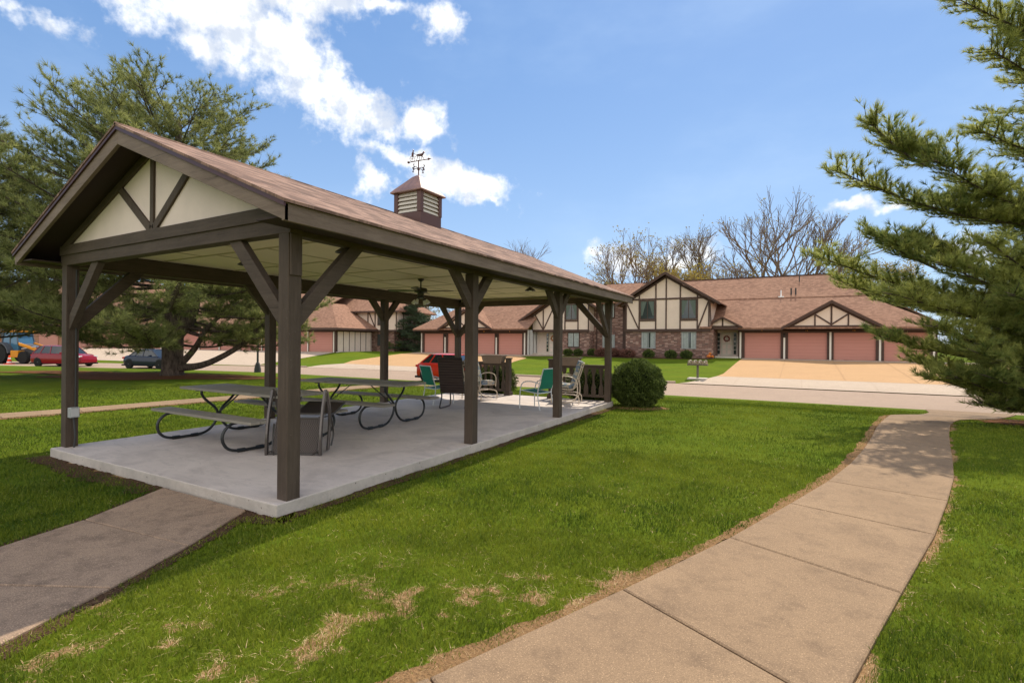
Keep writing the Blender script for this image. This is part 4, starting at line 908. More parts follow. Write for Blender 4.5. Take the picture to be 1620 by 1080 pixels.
for xa, xb in ((-8.30, -6.95), (-4.74, -3.42)): trimbar(A, xa-.06, xb+.06, 3.44, 3.56, Yg, .052)
diag(A, (gx0+.1, 5.1), (-8.42, 2.78), Yg); diag(A, (gx1-.1, 5.1), (-3.3, 2.78), Yg)
window(A, -8.2, -7.03, 3.66, 5.22, Yg, 'dark'); window(A, -4.66, -3.49, 3.66, 5.22, Yg, 'dark')
window(A, -8.08, -6.98, 1.08, 2.42, Yg+.1, 'grey'); window(A, -4.6, -3.52, 1.08, 2.42, Yg+.1, 'grey')
for sg in (-1, 1): part(MB().beam((gc_, Yg-.02, zpk-.40), (gc_+sg*4.0, Yg-.02, zpk-.40-gs*4.0), .18, .04, (0,1,0)), 'timber_trim', trim, A)
part(MB().tube([(-2.3, 42.35, zw+.05), (-2.3, 42.5, zw-.5), (-2.25, 42.62, 3.1)], .05, 8), 'downspout', trim, A)
# brick link
part(MB().box(-13.4, -9.62, 44.5, 44.7, -.2, 5.4), 'brick_wall', brick_m, A)
window(A, -12.4, -11.3, 3.95, 5.3, 44.5, 'pale'); window(A, -12.35, -11.25, 1.08, 2.2, 44.5, 'grey')
part(MB().box(-10.25, -9.75, 43.9, 44.5, 0, 5.2), 'downspout', trim, A); part(MB().tube([(-13.0, 44.42, 0), (-13.0, 44.42, 5.2)], .05, 6), 'downspout', trim, A)
# left gabled block
Yl = 43.2; lx0, lx1 = -19.5, -13.34; lp_ = -15.54; lz = 6.89
def lzr(x): return lz-.32-.62*abs(x-lp_)
part(MB().prism([(lx0, 2.62), (lx1, 2.62), (lx1, lzr(lx1)+.05), (lp_, lz-.3), (lx0, lzr(lx0)+.05)], Yl, Yl+.1, 1), 'upper_wall', cream, A)
part(MB().box(lx1-.1, lx1, Yl+.1, 46, 2.62, lzr(lx1)), 'side_wall', cream, A)
for sg, hf in ((-1, 5.3), (1, 3.14)):
    slope(A, [(lp_, 42.5, lz), (lp_+sg*hf, 42.5, lz-.62*hf), (lp_+sg*hf, 50.5, lz-.62*hf), (lp_, 50.5, lz)], .10, shingle_hx); part(MB().prism([(lp_, lz-.02), (lp_+sg*hf, lz-.02-.62*hf), (lp_+sg*hf, lz-.24-.62*hf), (lp_, lz-.26)], 42.47, 42.52, 1), 'rake_board', trim, A)
    part(MB().beam((lp_, Yl-.02, lz-.40), (lp_+sg*(hf-.6), Yl-.02, lz-.40-.62*(hf-.6)), .16, .04, (0,1,0)), 'timber_trim', trim, A)
for x in (lx0+.06, -18.21, -16.95, -15.84, -14.47, lx1-.06): trimbar(A, x-.055, x+.055, 2.7, lzr(x), Yl)
trimbar(A, lx0-.03, lx1+.03, 2.5, 2.74, Yl, .07); diag(A, (-18.25, 2.8), (-19.1, 4.2), Yl); diag(A, (-18.15, 2.8), (-17.0, 5.1), Yl)
window(A, -15.72, -14.6, 3.75, 5.15, Yl, 'dark'); trimbar(A, -15.8, -14.5, 3.52, 3.64, Yl, .052)
part(MB().box(-16.3, lx1, Yl+.10, Yl+.3, -.2, 2.62), 'brick_wall', brick_m, A); part(MB().box(-13.54, -13.34, Yl+.3, 44.6, -.2, 2.62), 'brick_wall', brick_m, A)
window(A, -15.5, -14.4, 1.08, 2.4, Yl+.1, 'pale')
part(MB().box(-19.4, -16.3, 44.3, 44.4, 0, 2.6), 'entry_wall', cream_w, A); part(MB().box(-19.5, -16.2, 43.2, 44.3, 0, .38), 'porch_step', stone_w, A)
w2 = door(A, -17.55, 44.25, .38, mat('wreath_orange', col=(.42, .17, .04), vary=.5, vs=30)); tag(w2, 'round orange autumn wreath hanging on the left entry door', 'wreath')
# left garage wing
LD = [(-32.45, -29.8), (-29.2, -26.45), (-25.75, -23.2), (-22.75, -19.97)]
garage_wing(A, 42.0, .19, LD, -32.95, -19.5, ['', '', '10', '8'], lamps_at=(1, 3))
part(MB().box(-19.55, -19.4, 42.2, 44.4, -.1, 2.7), 'side_wall', grey_side, A); 
for y in (42.5, 43.3, 44.0): part(MB().box(-19.4, -19.37, y, y+.06, 0, 2.7), 'batten', trim, A)
part(MB().box(-32.95, -32.75, 42.2, 56, -.1, 2.7), 'side_wall', cream_w, A)
e2 = 41.2; y2 = 49.6; z2 = eZ+SH*(y2-e2)
part(MB().box(-33.4, -19.0, e2, e2+.03, eZ-.22, eZ-.02), 'fascia', trim, A); part(MB().box(-33.4, -19.0, e2+.03, 42, eZ-.14, eZ-.12), 'soffit', trim, A)
slope(A, [(-33.4, e2-.03, eZ), (-18.9, e2-.03, eZ), (-18.9, y2, z2), (-27.0, y2, z2)]); slope(A, [(-33.4, 58, eZ), (-33.4, e2-.03, eZ), (-27.0, y2, z2)], m=shingle_hx); slope(A, [(-27, y2, z2), (-18.9, y2, z2), (-18.9, 58, eZ), (-33.4, 58, eZ)])
gable(A, -26.35, 3.45, 2.86, 4.93, 40.95, 44.7, 41.3); garage_gable_face(A, -26.35, 3.45, 2.86, 4.93, 41.25)
# roof vents
def pipe(x, y, h, m, r=.06):
    z = eZ+SH*(y-eY)+(.07 if y > kY else 0); part(MB().tube([(x, y, z-.05), (x, y, z+h)], r, 8), 'vent_pipe', m, A)
pipe(2.81, 48.1, .55, pipe_w, .05); part(MB().box(2.6, 3.05, 47.9, 48.3, 5.62, 5.72), 'vent_flashing', pipe_w, A); pipe(3.6, 48.3, .6, pipe_d); pipe(3.95, 48.3, .6, pipe_d); pipe(4.22, 50.6, .65, pipe_d, .045)
pipe(-2.4, 47.2, .4, pipe_d)

# ------------------------------------------------------------------ far left building, turned a little towards the curve
BX, BY, BR = -38.5, 34.9, R(8.7)
B = thing('garage_building', 'half timbered building with salmon garage doors and white panelled side wall beyond the left lawn', 'building', (BX, BY, 0), BR)
def pb(b, name, m, **k): return b.build(name, m, B, world=False, **k)
zb = .24
doorsB = [(-3.4-.35-3.27*k, -.45-3.27*k) for k in range(9)]
pb(MB().box(-31, 0, 0, .2, zb+2.15, 2.72), 'header', trim)
prev = 0
for a, c in doorsB:
    pb(MB().box(c, prev, 0, .2, -.2, zb+2.15), 'pier', trim); pb(MB().box(c+.1 if prev == 0 else (c+prev)/2-.06, (c+.22) if prev == 0 else (c+prev)/2+.06, -.05, 0, zb, zb+2.2), 'pilaster', white_strip)
    pb(MB().box(a, c, .12, .16, zb, zb+2.15), 'garage_door', gdoor_m); prev = a
pb(MB().box(-.2, 0, .2, 6.2, -.2, 2.7), 'side_wall', cream_w)
for k in range(7): pb(MB().box(0, .03, .15+k*.98, .22+k*.98, 0, 2.7), 'batten', trim)
pb(MB().box(0, .04, 0, 6.2, 2.45, 2.72), 'timber_trim', trim); pb(MB().box(0, .035, 0, 6.2, 0, .3), 'timber_trim', stone_w)
def slb(pts, th=.12, m=None):
    b = MB(); n = len(pts); vs = [Vector(p) for p in pts]+[Vector(p)-UP*th for p in pts]
    b.add(vs, [tuple(range(n)), tuple(range(2*n-1, n-1, -1))]+[(i, i+n, (i+1) % n+n, (i+1) % n) for i in range(n)]); return pb(b, 'roof', m or shingle_h)
# garage roof: hip rising from front and from the right side wall
slb([(-32, -.8, 2.83), (.8, -.8, 2.83), (-4.2, 4.2, 5.83), (-32, 4.2, 5.83)]); slb([(.8, -.8, 2.83), (.8, 6.6, 2.83), (-4.2, 6.6, 5.83), (-4.2, 4.2, 5.83)], m=shingle_hx)
slb([(-32, 4.2, 5.83), (-4.2, 4.2, 5.83), (-4.2, 12, 9.2), (-32, 12, 9.2)]); 
# two storey block behind
pb(MB().box(-5.5, 3.4, 6.3, 6.4, 2.7, 5.0), 'upper_wall', cream); pb(MB().box(-5.5, 3.0, 6.5, 6.7, -.2, 2.7), 'brick_wall', brick_m); pb(MB().box(3.0, 3.4, 6.4, 14, 2.7, 5.0), 'upper_wall', cream_w); pb(MB().box(2.8, 3.0, 6.5, 14, -.2, 2.7), 'brick_wall', brick_m)
pb(MB().box(-5.5, 3.45, 6.24, 6.3, 2.55, 2.78), 'timber_trim', trim); pb(MB().box(3.4, 3.46, 6.3, 14, 2.55, 2.78), 'timber_trim', trim)
for x in (-3.6, -2.2, -.6, .4, 1.9, 3.3): pb(MB().box(x-.06, x+.06, 6.24, 6.3, 2.7, 5.0), 'timber_trim', trim)
pb(MB().beam((.5, 6.27, 2.8), (-.5, 6.27, 4.9), .11, .05, (0,1,0)), 'timber_trim', trim)
o = pb(MB().box(.75, 1.7, 6.22, 6.3, 3.3, 4.8), 'window', trim); MB().box(.82, 1.63, 6.19, 6.22, 3.37, 4.73).build('pane', glass_m, o, world=False)
o = pb(MB().box(.6, 1.6, 6.42, 6.5, .9, 2.3), 'window', trim); MB().box(.67, 1.53, 6.39, 6.42, .97, 2.23).build('pane', glass_m, o, world=False)
for y in (7.6, 9.2, 11): pb(MB().box(3.4, 3.44, y-.06, y+.06, 2.7, 5.0), 'timber_trim', trim)
slb([(-7, 5.7, 4.95), (4.0, 5.7, 4.95), (.5, 10, 7.6), (-7, 10, 7.6)]); slb([(4.0, 5.7, 4.95), (4.0, 14.5, 4.95), (.5, 10, 7.6)], m=shingle_hx); slb([(.5, 10, 7.6), (4, 14.5, 4.95), (-7, 14.5, 4.95), (-7, 10, 7.6)])
pb(MB().box(-7, 4.0, 5.67, 5.7, 4.75, 4.95), 'fascia', trim); pb(MB().box(-32, .8, -.83, -.8, 2.6, 2.83), 'fascia', trim); pb(MB().box(.8, .83, -.8, 6.6, 2.6, 2.83), 'fascia', trim)
# farther building whose roofs show through the pine
Cb = thing('brick_building', 'orange brick building with broad shingle roof glimpsed through the left pine branches', 'building', (-78, 27, 0), R(24))
def pc(b, name, m, **k): return b.build(name, m, Cb, world=False, **k)
pc(MB().box(-24, 10, 0, 12, -.5, 5.2), 'brick_wall', mat('orange_brick', col=(.34, .17, .11), vary=.25, vs=4)); pc(MB().loft([[(-25, -1, 5.2), (11, -1, 5.2), (11, 13, 5.2), (-25, 13, 5.2)], [(-20, 6, 9.6), (6, 6, 9.6), (6, 6.2, 9.6), (-20, 6.2, 9.6)]]), 'roof', shingle_h)
for x in (-20, -15, -10, -5, 0, 5):
    o = pc(MB().box(x, x+2.7, -.1, 0, 0, 2.3), 'garage_door', gdoor_m); o = pc(MB().box(x+.5, x+1.9, -.06, 0, 3.2, 4.6), 'window', cream); MB().box(x+.6, x+1.8, -.09, -.06, 3.3, 4.5).build('pane', glass_m, o, world=False)

# ------------------------------------------------------------------ vehicles
tyre_m = mat('tyre', col=(.015,.015,.015), rough=.9); rim_m = mat('alloy_rim', col=(.55,.56,.58), rough=.3, metal=.7)
carglass = mat('car_glass', col=(.012,.016,.02), rough=.05, spec=.8); tail_m = mat('tail_lamp', col=(.45,.01,.008), rough=.2); head_m = mat('head_lamp', col=(.6,.62,.62), rough=.1); black_pl = mat('black_plastic', col=(.02,.02,.02), rough=.6)
def make_car(name, label, L, prof_roof, belt, hood_z, H, paint, Wd=.88, wr=.34, loc=(0,0,0), rz=0, clear=.2):
    # length along x, front at +x; stations: (x, top z of lower body, half width, lower z)
    t = thing(name, label, 'car', loc, rz)
    st = belt; rings = []
    for (x, zt_, hw, zl) in st:
        ring = [(x, -hw*.93, zl), (x, -hw, zl+.12), (x, -hw*1.0, zl+(zt_-zl)*.55), (x, -hw*.95, zt_-.05), (x, -hw*.86, zt_), (x, 0, zt_+.025), (x, hw*.86, zt_), (x, hw*.95, zt_-.05), (x, hw, zl+(zt_-zl)*.55), (x, hw, zl+.12), (x, hw*.93, zl)]
        rings.append(ring)
    b = MB(); b.loft(rings); body = b.build('body', paint, t, smooth=True, world=False)
    # greenhouse
    rr_ = []
    gh = MB(); R_ = []
    xs_ = prof_roof   # list of (x_base, x_top) corners : rear base, rear top, front top, front base
    (rb, rtp, ft, fb) = xs_; zb_ = hood_z; hwb, hwt = Wd*.86, Wd*.68
    def sec(x, z, hw): return [(x, -hw, z), (x, hw, z)]
    V = [(rb,-hwb,zb_),(fb,-hwb,zb_),(fb,hwb,zb_),(rb,hwb,zb_),(rtp,-hwt,H-.03),(ft,-hwt,H-.03),(ft,hwt,H-.03),(rtp,hwt,H-.03)]
    gh.add(V, [(0,3,2,1),(4,5,6,7),(0,1,5,4),(1,2,6,5),(2,3,7,6),(3,0,4,7)]); gh.build('windows', carglass, t, world=False)
    b = MB(); m_ = (rtp+ft)/2
    b.loft([[(x, -hwt-.02, z-.03), (x, -hwt*.8, z+.01), (x, 0, z+.03), (x, hwt*.8, z+.01), (x, hwt+.02, z-.03), (x, 0, z-.045)] for x, z in ((rtp-.06, H-.04), (rtp+.15, H-.005), (m_, H), (ft-.15, H-.01), (ft+.05, H-.05))])
    for sg in (-1, 1):
        for (p, q) in (((rb, zb_), (rtp, H-.03)), ((fb, zb_), (ft, H-.03)), ((m_*.9, zb_), (m_, H-.03)), ((rb*.55+m_*.45, zb_), (rtp*.62+m_*.38, H-.03))):
            b.beam((p[0], sg*(hwb+.004), p[1]-.02), (q[0], sg*(hwt+.004), q[1]), .035, .07, (1,0,0))
    b.build('roof_frame', paint, t, world=False, smooth=True)
    wx = (-L/2+.78, L/2-.88)
    for x in wx:
        for sg in (-1, 1):
            c = (x, sg*(Wd-.05), wr)
            wv = thing('x', 'x', 'x'); bpy.data.objects.remove(wv)
            b = MB(); b.lathe([(wr*.62,-.1),(wr*.96,-.1),(wr,-.06),(wr,.06),(wr*.96,.1),(wr*.62,.1)], (0,0,0), 22).xf(Matrix.Translation(c) @ Matrix.Rotation(R(90), 4, 'X')); o = b.build('wheel', tyre_m, t, smooth=True, world=False)
            b = MB(); b.lathe([(.05,.09),(wr*.12,.105),(wr*.12,-.0)], (0,0,0), 14)
            b.lathe([(wr*.64,-.03),(wr*.64,.085),(wr*.56,.085),(wr*.56,-.03)], (0,0,0), 22)
            for k in range(7):
                a = k*2*math.pi/7; b.beam((.03*math.cos(a), .03*math.sin(a), .085), (wr*.6*math.cos(a), wr*.6*math.sin(a), .075), .05, .03)
            b.xf(Matrix.Translation(c) @ Matrix.Rotation(R(90 if sg < 0 else -90), 4, 'X')); b.build('rim', rim_m, o, world=False)
            b = MB(); b.lathe([(wr*1.14,-.02),(wr*1.14,.0)], (0,0,0), 20).xf(Matrix.Translation((x, sg*(Wd+.008), wr+.02)) @ Matrix.Rotation(R(90), 4, 'X')); b.build('wheel_arch', black_pl, t, world=False)
    for sg in (-1, 1):
        MB().box(-L/2-.0, -L/2+.22, min(sg*Wd*.62, sg*Wd*.93), max(sg*Wd*.62, sg*Wd*.93), hood_z-.20, hood_z-.07).build('tail_lamp', tail_m, t, world=False, bev=.03)
        MB().box(L/2-.32, L/2-.02, min(sg*Wd*.55, sg*Wd*.96), max(sg*Wd*.55, sg*Wd*.96), hood_z-.30, hood_z-.16).build('headlight', head_m, t, world=False, bev=.03)
        MB().box(fb-.55, fb-.38, min(sg*(Wd+.02), sg*(Wd+.18)), max(sg*(Wd+.02), sg*(Wd+.18)), hood_z, hood_z+.12).build('mirror', paint, t, world=False, bev=.03)
    b = MB(); b.box(-L/2-.02, L/2+.01, -Wd*.97, Wd*.97, clear, clear+.12); b.build('sill', black_pl, t, world=False, bev=.03)
    return t
def paint(name, c): return mat(name, col=c, rough=.2, spec=.4)
suv = [(-2.25,.62,.70,.35),(-2.2,.98,.80,.3),(-2.0,1.05,.87,.25),(-1.2,1.06,.9,.22),(0,1.04,.9,.22),(1.0,1.02,.9,.22),(1.7,.98,.87,.24),(2.15,.85,.78,.28),(2.3,.6,.68,.34)]
c_ = at(98, 579, 40.0); 
make_car('parked_suv', 'dark red hatchback suv parked at the kerb behind the near left pavilion post', 4.4, (-2.1,-1.55,.55,1.25), suv, 1.03, 1.66, paint('red_paint', (.24,.006,.016)), loc=(-47.7, 15.2, -.745), rz=R(22))
sed = [(-2.25,.6,.66,.34),(-2.2,.9,.78,.3),(-1.9,.98,.85,.22),(-1.2,.97,.88,.2),(0,.95,.88,.2),(1.0,.93,.88,.2),(1.7,.88,.85,.22),(2.15,.75,.76,.26),(2.3,.52,.66,.3)]
make_car('parked_sedan', 'dark navy sedan parked at the kerb left of the pine trunk', 4.6, (-1.75,-1.0,.35,1.15), sed, .94, 1.46, paint('navy_paint', (.012,.016,.035)), loc=(-39.0, 17.7, -.745), rz=R(14))
make_car('red_hatchback', 'bright red hatchback on the street, half hidden behind the dark high back chair', 4.4, (-1.95,-1.25,.4,1.2), [(a*.96, z, w_, q) for a, z, w_, q in suv], 1.0, 1.55, paint('orange_red_paint', (.50,.028,.012)), loc=(-12.5, 20.2, -.745), rz=R(0))
# backhoe loader
jy = mat('loader_yellow', col=(.62,.24,.008), rough=.4); bhm = mat('loader_grey', col=(.08,.085,.10), rough=.5); glb = mat('cab_glass', col=(.05,.14,.24), rough=.1, spec=.7)
t = thing('backhoe_loader', 'orange and grey backhoe loader with blue tinted cab parked behind the red suv', 'backhoe', (-56.3, 15.2, -.745), R(18))
def wheel(par, x, y, r, w_):
    o = MB().lathe([(r*.55,-w_/2),(r*.95,-w_/2),(r,-w_/3),(r,w_/3),(r*.95,w_/2),(r*.55,w_/2)], (0,0,0), 24).xf(Matrix.Translation((x,y,r)) @ Matrix.Rotation(R(90),4,'X')).build('wheel', tyre_m, par, world=False, smooth=True)
    MB().lathe([(.01,w_*.2),(r*.2,w_*.3),(r*.3,w_*.12),(r*.52,w_*.3),(r*.58,w_*.42),(r*.56,-w_*.4),(.01,-w_*.1)], (0,0,0), 20).xf(Matrix.Translation((x,y,r)) @ Matrix.Rotation(R(90 if y < 0 else -90),4,'X')).build('rim', jy, o, world=False, smooth=True)
for s in (-1, 1): wheel(t, -1.0, s*.85, .82, .5); wheel(t, 1.5, s*.85, .55, .35)
def q_(b, n, m, **k): return b.build(n, m, t, world=False, **k)
q_(MB().box(-1.6, 2.2, -.42, .42, .55, 1.0), 'chassis', bhm, bev=.03); q_(MB().loft([[(.5,-.42,.95),(.5,.42,.95),(.5,.42,1.75),(.5,-.42,1.75)],[(2.3,-.38,.95),(2.3,.38,.95),(2.3,.38,1.45),(2.3,-.38,1.45)]]), 'hood', bhm, bev=.05)
for s in (-1,1): q_(MB().box(.15, 1.0, min(s*.45,s*1.0), max(s*.45,s*1.0), .55, 1.15), 'side_tank', jy, bev=.04)
q_(MB().loft([[(-1.1,-.62,1.0),(.5,-.62,1.0),(.5,.62,1.0),(-1.1,.62,1.0)],[(-1.25,-.66,1.7),(.55,-.66,1.7),(.55,.66,1.7),(-1.25,.66,1.7)],[(-1.1,-.6,2.75),(.3,-.6,2.75),(.3,.6,2.75),(-1.1,.6,2.75)]]), 'cab', glb)
b = MB()
for x, x2 in ((-1.26,-1.12),(-.35,-.4),(.56,.31)):
    for s in (-1,1): b.beam((x, s*.67, 1.6), (x2, s*.61, 2.76), .08, .08)
b.box(-1.3,.6,-.7,-.64,1.0,1.1); q_(b, 'cab_frame', bhm)
q_(MB().box(-1.35, .55, -.75, .75, 2.75, 2.90), 'cab_roof', jy, bev=.05)
for s in (-1,1):
    q_(MB().loft([[(-1.0+1.05*math.cos(a)*k, s*.62, .82+1.05*math.sin(a)*k), (-1.0+1.05*math.cos(a)*k, s*1.1, .82+1.05*math.sin(a)*k), (-1.0+.95*math.cos(a)*k, s*1.1, .82+.95*math.sin(a)*k), (-1.0+.95*math.cos(a)*k, s*.62, .82+.95*math.sin(a)*k)] for a in np.linspace(.1, 3.0, 9) for k in (1,)]), 'mudguard', bhm)
    q_(MB().beam((.5, s*.62, 1.75), (2.6, s*.62, 1.2), .1, .22), 'loader_arm', jy); q_(MB().beam((2.6, s*.62, 1.2), (3.2, s*.62, .4), .1, .2), 'loader_arm', jy); q_(MB().tube([(.9, s*.62, 1.3), (2.4, s*.62, 1.5)], .05, 8), 'ram', rim_m)
q_(MB().prism([(3.1,.1),(3.9,.05),(3.5,.3),(3.3,.8),(3.1,.8)], -1.1, 1.1, 1), 'bucket', bhm)
q_(MB().beam((-1.7, 0, .9), (-2.3, 0, 3.0), .18, .3), 'boom', bhm); q_(MB().beam((-2.3, 0, 3.0), (-3.0, 0, 1.2), .15, .22), 'boom', jy)
cn = MB(); cpos = Vector((-55.0, 14.0, -.72)); cn.box(cpos.x-.3, cpos.x+.3, cpos.y-.3, cpos.y+.3, -.745, -.70); cn.lathe([(.2,0),(.13,.3),(.04,.72),(.03,.72)], (cpos.x, cpos.y, -.70), 14)
tag(cn.build('traffic_cone', mat('cone_orange', lambda N, b: (lambda z: N.l.new(N.mix(N.math('GREATER_THAN', N.math('SINE', N.math('MULTIPLY', z, 19)), .45), (.75,.07,.02), (.7,.7,.7)), b.inputs['Base Color']))((lambda s: (N.l.new(N.geo, s.inputs[0]), s.outputs[2])[1])(N.new('ShaderNodeSeparateXYZ'))))), 'small orange traffic cone beside the backhoe wheel', 'traffic cone')

# ------------------------------------------------------------------ vegetation
def tufts(C, Dr, n, length, width, spread, rng, tone_mu=None):
    """needle tufts: C (k,3) centres, Dr (k,3) axis; returns V,F,tone"""
    k = len(C); d = Dr[:,None,:]+rng.normal(0, spread, (k, n, 3)); d /= np.linalg.norm(d, axis=2, keepdims=True)
    L = length*rng.uniform(.65, 1.15, (k, n, 1)); tip = C[:,None,:]+d*L; base = C[:,None,:]-Dr[:,None,:]*rng.uniform(0, length*.5, (k, n, 1))
    side = np.cross(d, rng.normal(0, 1, (k, n, 3))); side /= np.linalg.norm(side, axis=2, keepdims=True)+1e-9
    V = np.stack([base-side*width/2, base+side*width/2, tip], 2).reshape(-1, 3); F = np.arange(len(V)).reshape(-1, 3)
    tm = rng.uniform(.1, .9, (k, 1)) if tone_mu is None else tone_mu[:,None]
    tone = np.clip(np.repeat(tm+rng.normal(0, .12, (k, n)), 3, axis=1), 0, 1).ravel(); return V, F, tone
def unit(v): v = np.array(v, float); return v/np.linalg.norm(v)
def bough(p0, p1, rng, sag, r0, sub_len, tw, out, wood, dens=1.0, start=.25):
    """one conifer branch from p0 to p1 with side shoots; collects tuft centres into out"""
    p0, p1 = np.array(p0), np.array(p1); L = np.linalg.norm(p1-p0); n = max(6, int(L/.35)); P = []
    ph = rng.uniform(0, 6.28); lat = unit(np.cross(p1-p0, (0,0,1)))
    for i in range(n+1):
        t = i/n; P.append(p0+(p1-p0)*t+np.array((0,0,1))*(-sag*L*math.sin(math.pi*t)*.6)+lat*math.sin(t*3+ph)*.03*L)
    wood.tube(P, [r0*(1-t*.9)+.006 for t in np.linspace(0, 1, n+1)], 5, False)
    P = np.array(P)
    for i in range(n+1):
        t = i/n
        if t < start: continue
        d = unit(P[min(i+1, n)]-P[max(i-1, 0)])
        for s in (-1, 1):
            for rep in range(max(1, int(round(dens*rng.uniform(.7, 1.5))))):
                l = sub_len*(1.15-.75*t)*rng.uniform(.5, 1.2); sd = unit(np.cross(d, (0,0,1)))*s
                q = unit(d*rng.uniform(.6, 1.1)+sd*rng.uniform(.4, 1)+np.array((0,0,1))*rng.uniform(-.15, .8)); a = P[i]+d*rng.uniform(-.15, .15); e = a+q*l
                wood.tube([a, (a+e)/2+np.array((0,0,-.02*l)), e], [.012, .008, .004], 3, False)
                m = max(2, int(l/tw))
                for k in range(m):
                    u = (k+1)/m
                    if rng.random() < .12: continue
                    c = a+(e-a)*u; dd = unit(q+rng.normal(0, .25, 3)+np.array((0,0,.35)))
                    out.append((c, dd))
                    if rng.random() < .75:
                        c2 = c+unit(np.cross(q, (0,0,1))*rng.choice([-1, 1])+q*.6+np.array((0,0,rng.uniform(-.1, .5))))*rng.uniform(.08, .22)*min(1, l/.6+.3); out.append((c2, unit(c2-c+np.array((0,0,.05)))))
    out.append((P[-1], unit(P[-1]-P[-2])))
def finish_conifer(t, out, wood, barkm, folm, n, length, width, spread, rng, name='crown'):
    C = np.array([o_[0] for o_ in out]); Dr = np.array([o_[1] for o_ in out])
    clump = np.sin(C[:,0]*2.1+C[:,2]*1.3)*np.cos(C[:,1]*1.7+C[:,2]*2.2)*.22+.5+rng.normal(0, .16, len(C))
    V, F, tone = tufts(C, Dr, n, length, width, spread, rng, np.clip(clump, 0, 1)); arr_mesh(name, V, F, folm, t, tone)
    wood.build('branches', barkm, t)
# big pine behind the pavilion on the left
rng = np.random.default_rng(11)
tp = Vector((-20.4, 9.4, 0)); tp.z = zt(tp.x, tp.y)
T1 = thing('pine_tree', 'large spreading pine with forked trunk behind the pavilion on the left', 'tree', tp)
tr = MB(); tr.tube(smooth_pts([tp-UP*.1, tp+Vector((.02,0,.5)), tp+Vector((.05,0,1.6)), tp+Vector((.1,.05,3.2)), tp+Vector((-.1,.1,6)), tp+Vector((.1,.1,9.5)), tp+Vector((.2,.1,11.6))], 4), [.62,.5,.46,.44]+[.42]*4+[.41]*4+[.36]*4+[.26]*4+[.14]*4+[.05], 14)
tr.tube(smooth_pts([tp+Vector((.1,0,1.7)), tp+Vector((.75,.4,2.8)), tp+Vector((1.0,.5,4.5)), tp+Vector((1.3,.7,6.5)), tp+Vector((1.6,.9,8.6))], 4), [.30]*5+[.26]*4+[.2]*4+[.1]*3+[.04], 10)
# low limbs sweeping up to the right
RV = np.array(RT)
for off in (((.3,.1,.35),(1.6,.7,.6),(3.2,1.6,1.7),(4.6,2.2,3.4),(5.0,2.5,4.6)), ((.25,.1,.4),(1.0,.4,1.2),(1.7,.7,2.3),(3.0,1.2,3.3))):
    tr.tube(smooth_pts([tp+Vector(o_) for o_ in off], 5), [.17-.12*i/(5*(len(off)-1)) for i in range(5*(len(off)-1)+1)], 8)
tr.build('trunk', bark_p, T1, smooth=True)
out = []; wood = MB()
def crown_r(z, side):      # outline read from the photo; side -1 left .. 1 right
    lft = np.interp(z, [1.5, 3, 5, 7, 9, 10, 11.5, 12.6, 13.6], [5.0, 6.2, 6.8, 7.2, 6.2, 4.6, 2.9, 1.6, .6]); rgt = np.interp(z, [1.5, 3, 5, 7, 9, 11, 12, 13, 13.8], [5.4, 7.0, 6.4, 6.0, 5.6, 3.8, 2.8, 1.6, .6])
    return lft*(.5-.5*side)+rgt*(.5+.5*side)
z = 1.9
while z < 12.4:
    nb = 5 if z < 11 else 4; a0 = rng.uniform(0, 6.28)
    for k in range(nb):
        a = a0+k*2*math.pi/nb+rng.uniform(-.3, .3); d = np.array((math.cos(a), math.sin(a), 0)); side = float(d @ RV)
        r_ = float(crown_r(z, side))*rng.uniform(.72, 1.08); rise = (.05*z+max(0, z-9)*.28)*r_*.45 if z > 3.5 else rng.uniform(-.12, .12)*r_
        bz = z-rise*.7; p0 = np.array(tp)+np.array((0,0,max(.9, bz))); p1 = np.array(tp)+d*r_+np.array((0,0,z+rise*.3+rng.uniform(-.3, .3)))
        if bz > tp.z: bough(p0, p1, rng, .10 if z > 4 else .16, .045*r_/5+.015, 1.9, .30, out, wood, 1.7, .26)
    z += rng.uniform(.34, .5)
finish_conifer(T1, out, wood, bark_p, fol_pine, 20, .23, .019, .95, rng)
# a second pine entering at the left edge
rng = np.random.default_rng(5); tp2 = at(-75, 600, 21); tp2.z = zt(tp2.x, tp2.y)
T2 = thing('pine_tree', 'dense olive green pine crown cut off by the left edge of the view', 'tree', tp2)
MB().tube([tp2-UP*.1, tp2+UP*5, tp2+UP*10], [.4, .28, .06], 10).build('trunk', bark_p, T2, smooth=True); out = []; wood = MB(); z = 2.2
while z < 10.2:
    a0 = rng.uniform(0, 6.28)
    for k in range(5):
        a = a0+k*1.257+rng.uniform(-.3,.3); d = np.array((math.cos(a), math.sin(a), 0)); r_ = float(np.interp(z, [2,3.5,5,8,10], [4.6,5.4,4.6,3.2,1]))*rng.uniform(.8,1.1)
        bough(np.array(tp2)+(0,0,z-.6), np.array(tp2)+d*r_+np.array((0,0,z+.35)), rng, .1, .05, 1.7, .30, out, wood, 1.5, .25)
    z += .42
finish_conifer(T2, out, wood, bark_p, fol_pine, 20, .23, .019, .95, rng)
